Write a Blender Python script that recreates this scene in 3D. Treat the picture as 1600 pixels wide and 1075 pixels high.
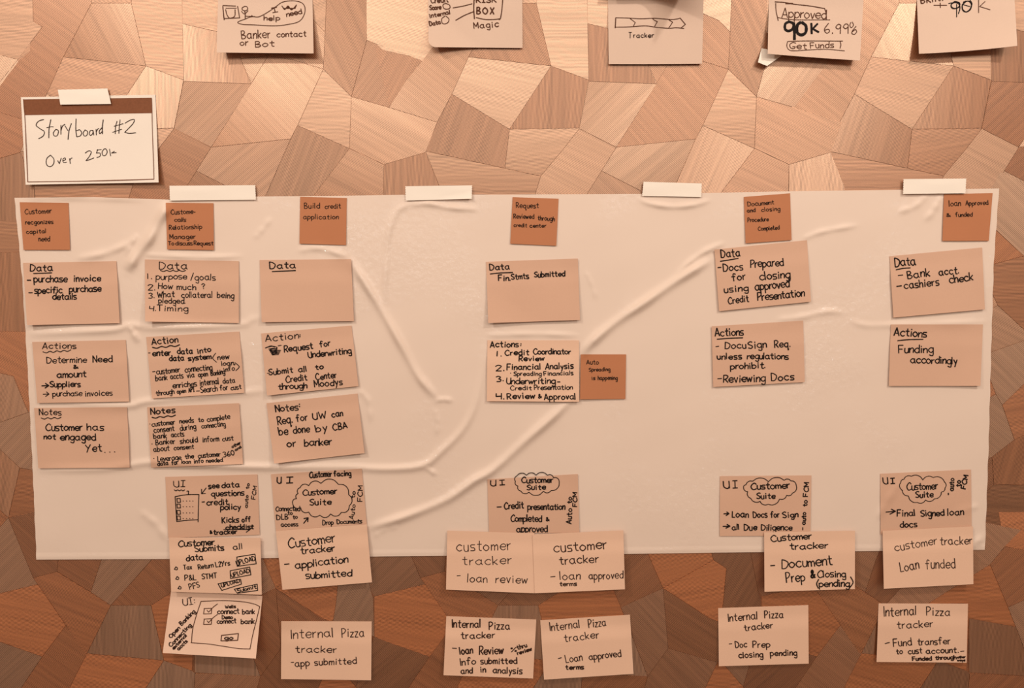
import bpy, math, random
import numpy as np
from mathutils import Vector, Matrix
random.seed(7); np.random.seed(7)
scn = bpy.context.scene
COL = scn.collection
for o in list(bpy.data.objects): bpy.data.objects.remove(o)

# ------------------------------------------------------------------ camera
F = 1155.0                       # focal length in pixels of the 1600x1075 frame
PITCH = math.radians(3.8)
CAM = Vector((0.0, -1.21, 1.60))
cam = bpy.data.cameras.new('camera'); camo = bpy.data.objects.new('camera', cam); COL.objects.link(camo)
cam.sensor_fit = 'HORIZONTAL'; cam.sensor_width = 36; cam.lens = F * 36 / 1600
cam.clip_start = 0.05
camo.location = CAM; camo.rotation_euler = (math.pi/2 - PITCH, 0, 0)
scn.camera = camo

# ------------------------------------------------------------------ world, lamps, exposure
w = bpy.data.worlds.new('world'); scn.world = w; w.use_nodes = True
w.node_tree.nodes['Background'].inputs[0].default_value = (1.0, 0.78, 0.63, 1)
w.node_tree.nodes['Background'].inputs[1].default_value = 0.52
def area(name, loc, target, size, sizey, power, col):
    l = bpy.data.lights.new(name, 'AREA'); l.shape = 'RECTANGLE'; l.size = size; l.size_y = sizey
    l.energy = power; l.color = col
    o = bpy.data.objects.new(name, l); COL.objects.link(o); o.location = loc
    o.rotation_euler = (Vector(target) - Vector(loc)).to_track_quat('-Z', 'Y').to_euler()
    return o
WARM = (1.0, 0.95, 0.90)
area('ceiling_downlight_one', (-1.35, -1.35, 2.95), (-0.2, 0, 1.5), 0.14, 0.14, 16, WARM)
area('ceiling_downlight_two', (1.25, -1.35, 2.95), (0.2, 0, 1.5), 0.14, 0.14, 16, WARM)
area('ceiling_panel_light', (0.0, -1.75, 3.05), (0, 0, 1.4), 2.6, 0.5, 3, WARM)
area('added_fill_panel', (0.0, -3.2, 2.85), (0, 0, 1.3), 5.0, 0.7, 62, WARM)  # soft fill added to even out the light, not a known fixture
scn.view_settings.view_transform = 'Standard'
scn.view_settings.look = 'None'
scn.view_settings.gamma = 1.0
scn.view_settings.use_curve_mapping = False
scn.view_settings.exposure = -0.01

# ------------------------------------------------------------------ pixel of the photograph -> point on a plane parallel to the wall
FW = Vector((0, math.cos(PITCH), -math.sin(PITCH))); UP = Vector((0, math.sin(PITCH), math.cos(PITCH)))
def P(px, py, d=0.0):
    a = (px - 800.0) / F; b = -(py - 537.5) / F
    v = Vector((a, 0, 0)) + UP * b + FW
    t = (-d - CAM.y) / v.y
    return CAM + v * t

# ------------------------------------------------------------------ materials
def new_mat(name):
    m = bpy.data.materials.new(name); m.use_nodes = True
    n = m.node_tree.nodes; l = m.node_tree.links
    return m, n, l, n['Principled BSDF']
def mathn(n, l, op, a, b=None, c=None):
    x = n.new('ShaderNodeMath'); x.operation = op
    for i, v in enumerate((a, b, c)):
        if v is None: continue
        if isinstance(v, (int, float)): x.inputs[i].default_value = v
        else: l.new(v, x.inputs[i])
    return x.outputs[0]
def mixc(n, l, fac, a, b):
    x = n.new('ShaderNodeMix'); x.data_type = 'RGBA'
    if isinstance(fac, (int, float)): x.inputs[0].default_value = fac
    else: l.new(fac, x.inputs[0])
    for i, v in ((6, a), (7, b)):
        if isinstance(v, tuple): x.inputs[i].default_value = (*v, 1)
        else: l.new(v, x.inputs[i])
    return x.outputs[2]

def wallcover():
    """combed vinyl wallcovering: grooves at the angle stored on each facet"""
    m, n, l, b = new_mat('combed_wallcovering')
    at = n.new('ShaderNodeAttribute'); at.attribute_type = 'OBJECT'; at.attribute_name = 'groove_angle'
    tn = n.new('ShaderNodeAttribute'); tn.attribute_type = 'OBJECT'; tn.attribute_name = 'sheen_tone'
    geo = n.new('ShaderNodeNewGeometry'); sp = n.new('ShaderNodeSeparateXYZ'); l.new(geo.outputs['Position'], sp.inputs[0])
    a = at.outputs['Fac']; ca = mathn(n, l, 'COSINE', a); sa = mathn(n, l, 'SINE', a)
    X, Z = sp.outputs['X'], sp.outputs['Z']
    across = mathn(n, l, 'SUBTRACT', mathn(n, l, 'MULTIPLY', Z, ca), mathn(n, l, 'MULTIPLY', X, sa))
    along = mathn(n, l, 'ADD', mathn(n, l, 'MULTIPLY', X, ca), mathn(n, l, 'MULTIPLY', Z, sa))
    cv = n.new('ShaderNodeCombineXYZ'); l.new(along, cv.inputs[0]); l.new(across, cv.inputs[1])
    # slow wobble of the comb
    nz = n.new('ShaderNodeTexNoise'); nz.inputs['Scale'].default_value = 9; l.new(cv.outputs[0], nz.inputs['Vector'])
    wob = mathn(n, l, 'MULTIPLY', mathn(n, l, 'SUBTRACT', nz.outputs['Fac'], 0.5), 0.008)
    ph = mathn(n, l, 'MULTIPLY', mathn(n, l, 'ADD', across, wob), 2*math.pi/0.0022)
    s = mathn(n, l, 'SINE', ph)
    s01 = mathn(n, l, 'MULTIPLY_ADD', s, 0.5, 0.5)
    # streaks running with the comb
    mp = n.new('ShaderNodeMapping'); mp.inputs['Scale'].default_value = (5, 170, 1); l.new(cv.outputs[0], mp.inputs['Vector'])
    n2 = n.new('ShaderNodeTexNoise'); n2.inputs['Scale'].default_value = 1; n2.inputs['Detail'].default_value = 3; l.new(mp.outputs[0], n2.inputs['Vector'])
    n3 = n.new('ShaderNodeTexNoise'); n3.inputs['Scale'].default_value = 900; l.new(cv.outputs[0], n3.inputs['Vector'])
    streak = mathn(n, l, 'ADD', mathn(n, l, 'MULTIPLY_ADD', n2.outputs['Fac'], 0.5, -0.25), mathn(n, l, 'MULTIPLY_ADD', n3.outputs['Fac'], 0.35, -0.17))
    fac = mathn(n, l, 'ADD', mathn(n, l, 'MULTIPLY_ADD', s01, 0.55, 0.12), streak)
    cl = n.new('ShaderNodeClamp'); l.new(fac, cl.inputs[0])
    dark = (0.066, 0.020, 0.007); light = (0.56, 0.180, 0.058)
    c = mixc(n, l, cl.outputs[0], dark, light)
    tv = n.new('ShaderNodeVectorMath'); tv.operation = 'SCALE'; l.new(c, tv.inputs[0]); l.new(tn.outputs['Fac'], tv.inputs['Scale'])  # per-facet comb sheen painted into the base colour
    l.new(tv.outputs[0], b.inputs['Base Color'])
    b.inputs['Roughness'].default_value = 0.52
    b.inputs['Metallic'].default_value = 0.35
    b.inputs['Specular IOR Level'].default_value = 0.4
    b.inputs['Anisotropic'].default_value = 0.75
    tg = n.new('ShaderNodeCombineXYZ')
    l.new(mathn(n, l, 'MULTIPLY', sa, -1), tg.inputs[0]); l.new(ca, tg.inputs[2])
    l.new(tg.outputs[0], b.inputs['Tangent'])
    bp = n.new('ShaderNodeBump'); bp.inputs['Strength'].default_value = 0.55; bp.inputs['Distance'].default_value = 0.0004
    l.new(mathn(n, l, 'ADD', s01, streak), bp.inputs['Height']); l.new(bp.outputs[0], b.inputs['Normal'])
    gl = n.new('ShaderNodeBsdfAnisotropic'); gl.inputs['Color'].default_value = (1.0, 0.70, 0.48, 1)
    gl.inputs['Roughness'].default_value = 0.43; gl.inputs['Anisotropy'].default_value = 0.5
    l.new(tg.outputs[0], gl.inputs['Tangent'])
    mx = n.new('ShaderNodeMixShader'); l.new(mathn(n, l, 'MULTIPLY_ADD', cl.outputs[0], 0.25, 0.12), mx.inputs[0])
    l.new(b.outputs[0], mx.inputs[1]); l.new(gl.outputs[0], mx.inputs[2]); l.new(mx.outputs[0], n['Material Output'].inputs[0])
    return m
M_WALL = wallcover()

def paper(name, col, rough=0.75, var=0.06, bump=0.25, coat=0.0):
    m, n, l, b = new_mat(name)
    tc = n.new('ShaderNodeNewGeometry')
    nz = n.new('ShaderNodeTexNoise'); nz.inputs['Scale'].default_value = 14; nz.inputs['Detail'].default_value = 4
    l.new(tc.outputs['Position'], nz.inputs['Vector'])
    nf = n.new('ShaderNodeTexNoise'); nf.inputs['Scale'].default_value = 420; nf.inputs['Detail'].default_value = 3
    l.new(tc.outputs['Position'], nf.inputs['Vector'])
    f = mathn(n, l, 'MULTIPLY_ADD', nz.outputs['Fac'], 0.6, mathn(n, l, 'MULTIPLY', nf.outputs['Fac'], 0.4))
    lo = tuple(c*(1-var) for c in col); hi = tuple(min(1, c*(1+var)) for c in col)
    l.new(mixc(n, l, f, lo, hi), b.inputs['Base Color'])
    b.inputs['Roughness'].default_value = rough
    b.inputs['Specular IOR Level'].default_value = 0.35
    bp = n.new('ShaderNodeBump'); bp.inputs['Strength'].default_value = bump; bp.inputs['Distance'].default_value = 0.0003
    l.new(nf.outputs['Fac'], bp.inputs['Height']); l.new(bp.outputs[0], b.inputs['Normal'])
    return m
M_PALE = paper('cream_note_paper', (0.60, 0.41, 0.295))
M_PEACHY = paper('pale_peach_note_paper', (0.74, 0.475, 0.33))
M_MID = paper('peach_note_paper', (0.58, 0.335, 0.215))
M_MIDP = paper('light_peach_note_paper', (0.69, 0.42, 0.275))
M_DARK = paper('terracotta_note_paper', (0.43, 0.155, 0.062))
M_CARPET = paper('brown_carpet', (0.10, 0.055, 0.035), rough=0.95, var=0.3)
M_CARD = paper('white_card', (0.74, 0.61, 0.49), var=0.03)
M_TAPE = paper('masking_tape', (0.79, 0.66, 0.53), rough=0.6, var=0.03)

def sheet_mat():
    m, n, l, b = new_mat('white_cling_film')
    g = n.new('ShaderNodeNewGeometry')
    nz = n.new('ShaderNodeTexNoise'); nz.inputs['Scale'].default_value = 6; nz.inputs['Detail'].default_value = 5; l.new(g.outputs['Position'], nz.inputs['Vector'])
    l.new(mixc(n, l, nz.outputs['Fac'], (0.68, 0.505, 0.385), (0.715, 0.535, 0.41)), b.inputs['Base Color'])
    b.inputs['Roughness'].default_value = 0.55
    b.inputs['Specular IOR Level'].default_value = 0.3
    # crinkles of the film, denser in patches
    a1 = n.new('ShaderNodeTexNoise'); a1.inputs['Scale'].default_value = 60; a1.inputs['Detail'].default_value = 6; a1.inputs['Roughness'].default_value = 0.6; l.new(g.outputs['Position'], a1.inputs['Vector'])
    a2 = n.new('ShaderNodeTexNoise'); a2.inputs['Scale'].default_value = 4.5; l.new(g.outputs['Position'], a2.inputs['Vector'])
    rp = n.new('ShaderNodeMapRange'); rp.inputs[1].default_value = 0.52; rp.inputs[2].default_value = 0.68; rp.inputs[3].default_value = 0.2; rp.inputs[4].default_value = 1.8
    l.new(a2.outputs['Fac'], rp.inputs[0])
    h = mathn(n, l, 'MULTIPLY', a1.outputs['Fac'], rp.outputs[0])
    bp = n.new('ShaderNodeBump'); bp.inputs['Strength'].default_value = 0.35; bp.inputs['Distance'].default_value = 0.0012
    l.new(h, bp.inputs['Height']); l.new(bp.outputs[0], b.inputs['Normal'])
    # small shiny crinkles, only in patches
    rq = n.new('ShaderNodeMapRange'); rq.inputs[1].default_value = 0.50; rq.inputs[2].default_value = 0.62; rq.inputs[3].default_value = 0.04; rq.inputs[4].default_value = 0.5
    l.new(a2.outputs['Fac'], rq.inputs[0]); l.new(rq.outputs[0], b.inputs['Coat Weight'])
    b.inputs['Coat Roughness'].default_value = 0.09
    a3 = n.new('ShaderNodeTexNoise'); a3.inputs['Scale'].default_value = 110; a3.inputs['Detail'].default_value = 3; l.new(g.outputs['Position'], a3.inputs['Vector'])
    b3 = n.new('ShaderNodeBump'); b3.inputs['Strength'].default_value = 1.0; b3.inputs['Distance'].default_value = 0.004
    l.new(a3.outputs['Fac'], b3.inputs['Height']); l.new(b3.outputs[0], b.inputs['Coat Normal'])
    return m
M_SHEET = sheet_mat()
def plain(name, col, rough=0.7, spec=0.08):
    m, n, l, b = new_mat(name)
    g = n.new('ShaderNodeNewGeometry')
    nz = n.new('ShaderNodeTexNoise'); nz.inputs['Scale'].default_value = 350; l.new(g.outputs['Position'], nz.inputs['Vector'])
    l.new(mixc(n, l, nz.outputs['Fac'], tuple(c*0.8 for c in col), tuple(c*1.2 for c in col)), b.inputs['Base Color'])
    b.inputs['Roughness'].default_value = rough
    b.inputs['Specular IOR Level'].default_value = spec
    return m
M_INK = plain('black_marker_ink', (0.012, 0.007, 0.005))
M_PEN = plain('brown_pen_ink', (0.075, 0.024, 0.010))
M_FINE = plain('dark_fine_pen_ink', (0.03, 0.012, 0.007))
M_BAND = plain('brown_printed_band', (0.19, 0.066, 0.028), 0.6)
M_LINE = plain('brown_printed_line', (0.17, 0.055, 0.022), 0.6)

# ------------------------------------------------------------------ helpers
def link_mesh(name, verts, faces, mat, parent=None, smooth=False):
    me = bpy.data.meshes.new(name); me.from_pydata([tuple(v) for v in verts], [], faces); me.update()
    me.materials.append(mat)
    if smooth:
        me.polygons.foreach_set('use_smooth', [True]*smooth + [False]*(len(me.polygons)-smooth))
    o = bpy.data.objects.new(name, me); COL.objects.link(o)
    if parent is not None: o.parent = parent
    return o
def tag(o, label, cat, group=None):
    o['label'] = label; o['category'] = cat
    if group: o['group'] = group

# ------------------------------------------------------------------ the wall and its facets
def box(name, x0, x1, y0, y1, z0, z1, mat):
    v = [(x, y, z) for x in (x0, x1) for y in (y0, y1) for z in (z0, z1)]
    f = [(0,1,3,2), (4,6,7,5), (0,4,5,1), (2,3,7,6), (0,2,6,4), (1,5,7,3)]
    return link_mesh(name, v, f, mat)
wall = box('wall_back', -1.8, 1.8, 0.0, 0.12, 0.0, 3.1, M_WALL)
unseen_floor = box('unseen_floor', -4.0, 4.0, -6.0, 0.0, -0.05, 0.0, M_CARPET)  # out of view, added to keep the lower wall reflections dark
unseen_floor['kind'] = 'structure'
wall['kind'] = 'structure'; wall['groove_angle'] = 0.35; wall['sheen_tone'] = 0.8

def facet(poly, ang, sheen_tone=1.0):
    pts = [(x, (-90 if y <= 0 else y)) for x, y in poly]
    A = sum(pts[i][0]*pts[(i+1) % len(pts)][1] - pts[(i+1) % len(pts)][0]*pts[i][1] for i in range(len(pts)))
    if A < 0: pts = pts[::-1]
    n = len(pts); ins = []
    for i in range(n):
        p0, p1, p2 = pts[i-1], pts[i], pts[(i+1) % n]
        e1 = (p1[0]-p0[0], p1[1]-p0[1]); e2 = (p2[0]-p1[0], p2[1]-p1[1])
        l1 = math.hypot(*e1) or 1; l2 = math.hypot(*e2) or 1
        n1 = (-e1[1]/l1, e1[0]/l1); n2 = (-e2[1]/l2, e2[0]/l2)
        b = (n1[0]+n2[0], n1[1]+n2[1]); bl = math.hypot(*b)
        if bl < 0.3: b = n1; bl = 1
        k = 0.3/max(0.45, bl/2)
        ins.append((p1[0]+b[0]/bl*k, p1[1]+b[1]/bl*k))
    d = 0.0005 + random.random()*0.0006
    front = [P(x, y, d) for x, y in ins]; back = [P(x, y, -0.0002) for x, y in pts]
    f = [tuple(range(n-1, -1, -1))] + [(i, (i+1) % n, n+(i+1) % n, n+i) for i in range(n)]
    o = link_mesh('wallcovering_facet', front+back, f, M_WALL, wall)
    o['groove_angle'] = math.radians(ang + random.uniform(-2, 2)); o['sheen_tone'] = sheen_tone * random.uniform(0.93, 1.07)
    return o

TOP = [  # corners on the photograph, direction of the comb in degrees, painted sheen level
 ([(0,0),(49,0),(52,33),(66,42),(28,93),(0,86),(-35,78),(-65,50),(-60,0)], -5, .95),
 ([(-48,70),(-28,83),(0,86),(28,93),(0,128),(-25,168)], 60, .9),
 ([(28,93),(66,42),(52,33),(49,0),(143,0),(143,5),(99,89),(73,147),(50,191),(-25,168),(0,128)], -38, 1.05),
 ([(143,0),(139,-30),(210,0),(205,5),(143,5)], 20, 1.1),
 ([(143,5),(205,5),(228,103),(99,89)], 118, .95),
 ([(99,89),(228,103),(163,202),(73,147)], -12, 1.0),
 ([(73,147),(163,202),(156,263),(32,236),(50,191)], 72, .9),
 ([(228,103),(287,125),(272,200),(163,202)], 89, .9),
 ([(205,5),(210,0),(283,0),(287,125),(228,103)], 2, 1.05),
 ([(283,0),(341,0),(342,50),(285,37)], 3, 1.05),
 ([(285,37),(342,50),(372,60),(376,92),(392,131),(287,127)], 92, .9),
 ([(341,0),(430,0),(419,87),(376,92),(372,60),(342,50)], -40, 1.0),
 ([(376,92),(419,87),(393,130)], -42, 1.0),
 ([(287,127),(393,131),(330,230),(272,201)], 44, .95),
 ([(419,87),(460,94),(505,108),(465,196),(454,217),(330,230),(393,130)], -47, 1.1),
 ([(330,230),(454,217),(415,306),(385,380),(368,298),(307,267)], 40, .9),
 ([(272,201),(330,230),(307,267),(280,310),(198,320),(212,275),(248,232)], -27, 1.05),
 ([(163,202),(272,201),(248,232),(212,275),(156,263)], 8, 1.0),
 ([(32,236),(156,263),(212,275),(198,320),(57,330),(53,290)], 0, 1.0),
 ([(307,267),(368,298),(385,380),(280,330),(280,310)], -42, .85),
 ([(505,108),(549,151),(546,232),(465,196)], 3, 1.0),
 ([(465,196),(546,232),(490,306),(480,360),(385,380),(415,306),(454,217)], 68, .9),
 ([(549,151),(608,168),(683,191),(665,238),(600,257),(546,232)], -28, 1.05),
 ([(573,63),(662,96),(608,168),(549,151)], 53, .9),
 ([(513,0),(572,0),(573,63),(549,151),(505,108),(508,50)], 118, .95),
 ([(572,0),(682,0),(685,33),(681,52),(680,80),(662,96),(573,63)], -14, 1.05),
 ([(546,232),(600,257),(599,310),(599,360),(480,360),(490,306)], -27, 1.05),
 ([(600,257),(665,238),(686,290),(690,345),(599,345)], 86, .9),
 ([(430,0),(513,0),(508,50),(490,32),(440,10)], 18, 1.0),
 ([(430,0),(440,10),(490,32),(508,50),(505,108),(460,94),(419,87)], -45, 1.0),
]
for sh, sel in ((-633, lambda p: max(q[0] for q in p)-633 > -45), (0, lambda p: True), (633, lambda p: True), (1262, lambda p: min(q[0] for q in p)+1262 < 1660)):
    for p, a, t in TOP:
        if sel(p):
            facet([(x+sh, y) for x, y in p], a, t)
BOT = [  # bright level-combed facets have their sheen painted in by the last value
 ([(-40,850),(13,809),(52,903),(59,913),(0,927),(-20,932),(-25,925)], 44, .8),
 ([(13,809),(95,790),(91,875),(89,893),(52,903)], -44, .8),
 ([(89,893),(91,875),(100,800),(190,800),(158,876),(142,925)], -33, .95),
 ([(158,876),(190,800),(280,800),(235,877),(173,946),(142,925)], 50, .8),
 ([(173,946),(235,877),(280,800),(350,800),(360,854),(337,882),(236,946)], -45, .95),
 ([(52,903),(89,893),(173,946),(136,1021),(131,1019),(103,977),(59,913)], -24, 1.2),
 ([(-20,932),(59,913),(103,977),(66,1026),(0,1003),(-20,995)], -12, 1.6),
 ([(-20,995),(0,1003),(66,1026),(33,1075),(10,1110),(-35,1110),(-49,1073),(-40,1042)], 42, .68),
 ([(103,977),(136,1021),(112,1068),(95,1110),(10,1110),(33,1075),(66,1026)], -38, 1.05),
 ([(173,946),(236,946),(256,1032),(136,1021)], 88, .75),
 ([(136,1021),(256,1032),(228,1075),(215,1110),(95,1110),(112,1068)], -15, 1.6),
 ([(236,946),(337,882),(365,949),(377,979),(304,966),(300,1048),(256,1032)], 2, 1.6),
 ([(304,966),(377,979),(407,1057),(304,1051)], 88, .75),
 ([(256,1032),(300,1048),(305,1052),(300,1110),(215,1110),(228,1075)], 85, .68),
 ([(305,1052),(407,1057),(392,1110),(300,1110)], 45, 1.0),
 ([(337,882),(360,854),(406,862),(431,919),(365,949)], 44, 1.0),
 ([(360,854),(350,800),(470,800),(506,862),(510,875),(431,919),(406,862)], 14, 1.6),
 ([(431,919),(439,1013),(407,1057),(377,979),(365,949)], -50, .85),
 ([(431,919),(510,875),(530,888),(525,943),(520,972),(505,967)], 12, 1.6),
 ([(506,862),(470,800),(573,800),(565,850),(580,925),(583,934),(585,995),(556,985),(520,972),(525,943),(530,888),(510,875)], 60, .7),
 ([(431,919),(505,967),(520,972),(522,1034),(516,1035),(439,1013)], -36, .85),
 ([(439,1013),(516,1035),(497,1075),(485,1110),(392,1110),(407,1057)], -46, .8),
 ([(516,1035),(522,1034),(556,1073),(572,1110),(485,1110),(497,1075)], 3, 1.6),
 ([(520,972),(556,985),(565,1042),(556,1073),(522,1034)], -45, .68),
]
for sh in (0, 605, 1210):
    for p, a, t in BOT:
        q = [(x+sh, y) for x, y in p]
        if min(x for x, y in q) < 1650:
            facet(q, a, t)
SIDE = [
 ([(-60,337),(60,332),(62,393),(-60,396)], 2, 1.1), ([(-60,396),(62,393),(70,519),(-60,516)], 88, 1.05),
 ([(-60,516),(70,519),(70,640),(45,644),(40,635),(21,588),(0,583),(-60,570)], -30, 1.3),
 ([(-60,570),(0,583),(21,588),(40,635),(45,644),(0,660),(-60,640)], 80, .95),
 ([(-60,640),(0,660),(45,644),(70,640),(70,738),(31,731),(0,702),(-60,655)], 45, .85),
 ([(-60,655),(0,702),(31,731),(13,809),(0,797),(-60,760)], 84, 1.1),
 ([(31,731),(70,738),(75,797),(13,809)], -4, 1.2), ([(-60,760),(0,797),(13,809),(0,824),(-60,860)], -30, 1.1),
 ([(1563,268),(1600,285),(1660,330),(1660,370),(1600,400),(1556,359),(1540,310)], -42, .85),
 ([(1540,345),(1556,359),(1600,400),(1552,413),(1530,420)], 40, 1.25),
 ([(1530,420),(1552,413),(1600,400),(1660,370),(1660,560),(1600,515),(1559,477),(1550,458),(1530,440)], 1, 1.2),
 ([(1530,440),(1550,458),(1559,477),(1550,482),(1530,484)], -35, 1.2),
 ([(1530,484),(1550,482),(1559,477),(1600,515),(1660,560),(1600,532),(1549,550),(1530,556)], -28, 1.0),
 ([(1530,556),(1549,550),(1600,532),(1660,520),(1660,560),(1600,600),(1566,633),(1556,616),(1547,592),(1530,560)], -42, .75),
 ([(1566,633),(1600,600),(1660,560),(1660,665),(1600,680),(1585,687)], 9, 1.35),
 ([(1530,560),(1547,592),(1556,616),(1530,630)], 25, 1.2),
 ([(1530,630),(1556,616),(1566,633),(1585,687),(1550,714),(1530,725)], -40, .75),
 ([(1550,714),(1585,687),(1600,680),(1660,665),(1660,762),(1600,758),(1553,757)], 74, 1.1),
 ([(1530,725),(1550,714),(1553,757),(1542,768),(1530,775)], 60, .75),
 ([(1530,775),(1542,768),(1553,757),(1600,758),(1660,762),(1660,840),(1596,828),(1541,817),(1530,815)], -3, .75),
 ([(1530,815),(1541,817),(1596,828),(1570,854),(1547,882),(1500,880),(1500,830)], -40, .95),
 ([(1596,828),(1660,840),(1660,900),(1640,919),(1616,864),(1570,854)], 34, 1.2),
]
for p, a, t in SIDE: facet(p, a, t)

# ------------------------------------------------------------------ the taped film sheet and its wrinkles
WR = [  # polyline, half width in px, height in mm
 ([(264,316),(248,345),(232,375),(212,400),(198,425)], 9, 5.5), ([(218,368),(192,385),(155,398),(120,404)], 6, 2.2),
 ([(196,402),(203,385),(215,365)], 4, 2.5), ([(238,348),(255,335),(262,320)], 5, 2),
 ([(545,402),(575,450),(605,500),(630,545),(655,590),(682,622)], 6.5, 4.5), ([(680,627),(692,624),(707,626)], 4, 2.2),
 ([(757,545),(752,590),(740,640),(720,675),(690,705),(660,728),(600,733),(540,730),(420,730),(300,726),(240,722),(190,729),(150,733),(60,734)], 6, 3.2),
 ([(660,728),(672,735),(682,742)], 4, 2),
 ([(1112,405),(1060,437),(1000,478),(960,505),(925,535),(908,556)], 7, 5.5), ([(1130,380),(1100,394),(1075,412),(1056,432)], 4, 2.8),
 ([(901,614),(888,628),(860,655),(820,690),(770,735),(740,752),(700,780),(640,805),(600,818),(575,825)], 7, 5),
 ([(45,522),(130,518),(180,515),(205,508),(240,512),(370,508),(392,500),(410,495)], 6, 2.6), ([(200,506),(208,520),(216,534)], 5, 3),
 ([(110,632),(200,634),(225,628),(300,620),(400,612),(415,606)], 6, 2.4),
 ([(645,317),(622,328),(611,350),(605,380),(602,430),(600,480)], 5, 2.2), ([(640,320),(670,318),(700,324),(745,327)], 4.5, 2.4),
 ([(1000,312),(1015,318),(1050,323),(1085,320),(1108,313)], 4, 2.6),
 ([(1255,373),(1285,362),(1340,352)], 4, 1.8), ([(1215,500),(1255,495),(1290,487),(1320,488)], 5, 1.6), ([(1328,500),(1350,508),(1395,508),(1545,503)], 5, 1.4),
 ([(1448,306),(1430,322),(1402,332)], 5, 1.6), ([(1470,308),(1458,330),(1445,345)], 5, 1.8), ([(1405,755),(1385,785),(1370,812)], 5, 1.5),
 ([(762,524),(830,522),(905,524)], 4, 1.6), ([(915,425),(925,445),(932,468)], 3, 1.0), ([(398,372),(412,356),(424,340)], 4, 1.3),
 ([(560,610),(575,625),(580,660)], 5, 1.4), ([(225,392),(232,398),(320,402),(380,400)], 4, 1.6), ([(467,392),(500,388),(545,402)], 5, 1.8),
 ([(40,310),(120,309),(230,312)], 5, 1.5), ([(220,800),(245,820),(262,845)], 7, 1.5), ([(1500,860),(1530,845),(1541,835)], 7, 2),
 ([(680,640),(684,660),(682,680)], 3, 1.2), ([(1495,800),(1530,790)], 5, 1.0), ([(585,838),(600,828),(625,822)], 4, 1.2),
]
def cr(p, n=4):
    if len(p) < 3: return p
    out = []
    for i in range(len(p)-1):
        p0 = p[max(i-1, 0)]; p1 = p[i]; p2 = p[i+1]; p3 = p[min(i+2, len(p)-1)]
        if i == 0: p0 = (2*p1[0]-p2[0], 2*p1[1]-p2[1])
        if i == len(p)-2: p3 = (2*p2[0]-p1[0], 2*p2[1]-p1[1])
        for k in range(n):
            t = k/n
            out.append(tuple(0.5*(2*p1[j]+(p2[j]-p0[j])*t+(2*p0[j]-5*p1[j]+4*p2[j]-p3[j])*t*t+(3*p1[j]-p0[j]-3*p2[j]+p3[j])*t**3) for j in (0, 1)))
    out.append(p[-1]); return out
WR = [(cr([(float(x), float(y)) for x, y in pl], 3), wd, h) for pl, wd, h in WR]
def seg_dist(X, Y, a, b):
    dx, dy = b[0]-a[0], b[1]-a[1]; L = dx*dx+dy*dy
    t = np.clip(((X-a[0])*dx+(Y-a[1])*dy)/L, 0, 1)
    return np.hypot(X-(a[0]+t*dx), Y-(a[1]+t*dy)), t
def wrinkle(X, Y):
    X = np.asarray(X, float); Y = np.asarray(Y, float); H = np.zeros_like(X)
    for pl, wd, h in WR:
        x0 = min(p[0] for p in pl)-40; x1 = max(p[0] for p in pl)+40; y0 = min(p[1] for p in pl)-40; y1 = max(p[1] for p in pl)+40
        msk = (X > x0) & (X < x1) & (Y > y0) & (Y < y1)
        if not msk.any(): continue
        xs, ys = X[msk], Y[msk]; best = np.full(xs.shape, 1e9); par = np.zeros(xs.shape); acc = 0
        Ls = [math.hypot(pl[i+1][0]-pl[i][0], pl[i+1][1]-pl[i][1]) for i in range(len(pl)-1)]; T = sum(Ls)
        for i in range(len(pl)-1):
            d, t = seg_dist(xs, ys, pl[i], pl[i+1])
            k = d < best; best[k] = d[k]; par[k] = (acc+t[k]*Ls[i])/T; acc += Ls[i]
        taper = np.clip(np.minimum(par, 1-par)*8, 0.0, 1)**0.7
        taper = np.maximum(taper, 0.15)
        hh = h*(0.8+0.2*np.sin(par*17+h))
        H[msk] = np.maximum(H[msk], hh*taper*np.exp(-(best/(wd*.82))**2)*1.1) + 0.1*hh*taper*np.exp(-(best/(wd*2.4))**2)
    H += 0.35*np.sin(X/61+1.3*np.sin(Y/83))*np.sin(Y/47+0.9*np.sin(X/97)) + 0.12*np.sin(X/19+Y/31)*np.sin(Y/17-X/43)
    return H*0.00125
def lerp_list(tab, x):
    xs = [t[0] for t in tab]; ys = [t[1] for t in tab]
    return np.interp(x, xs, ys)
SHEET_D = 0.0026
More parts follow.
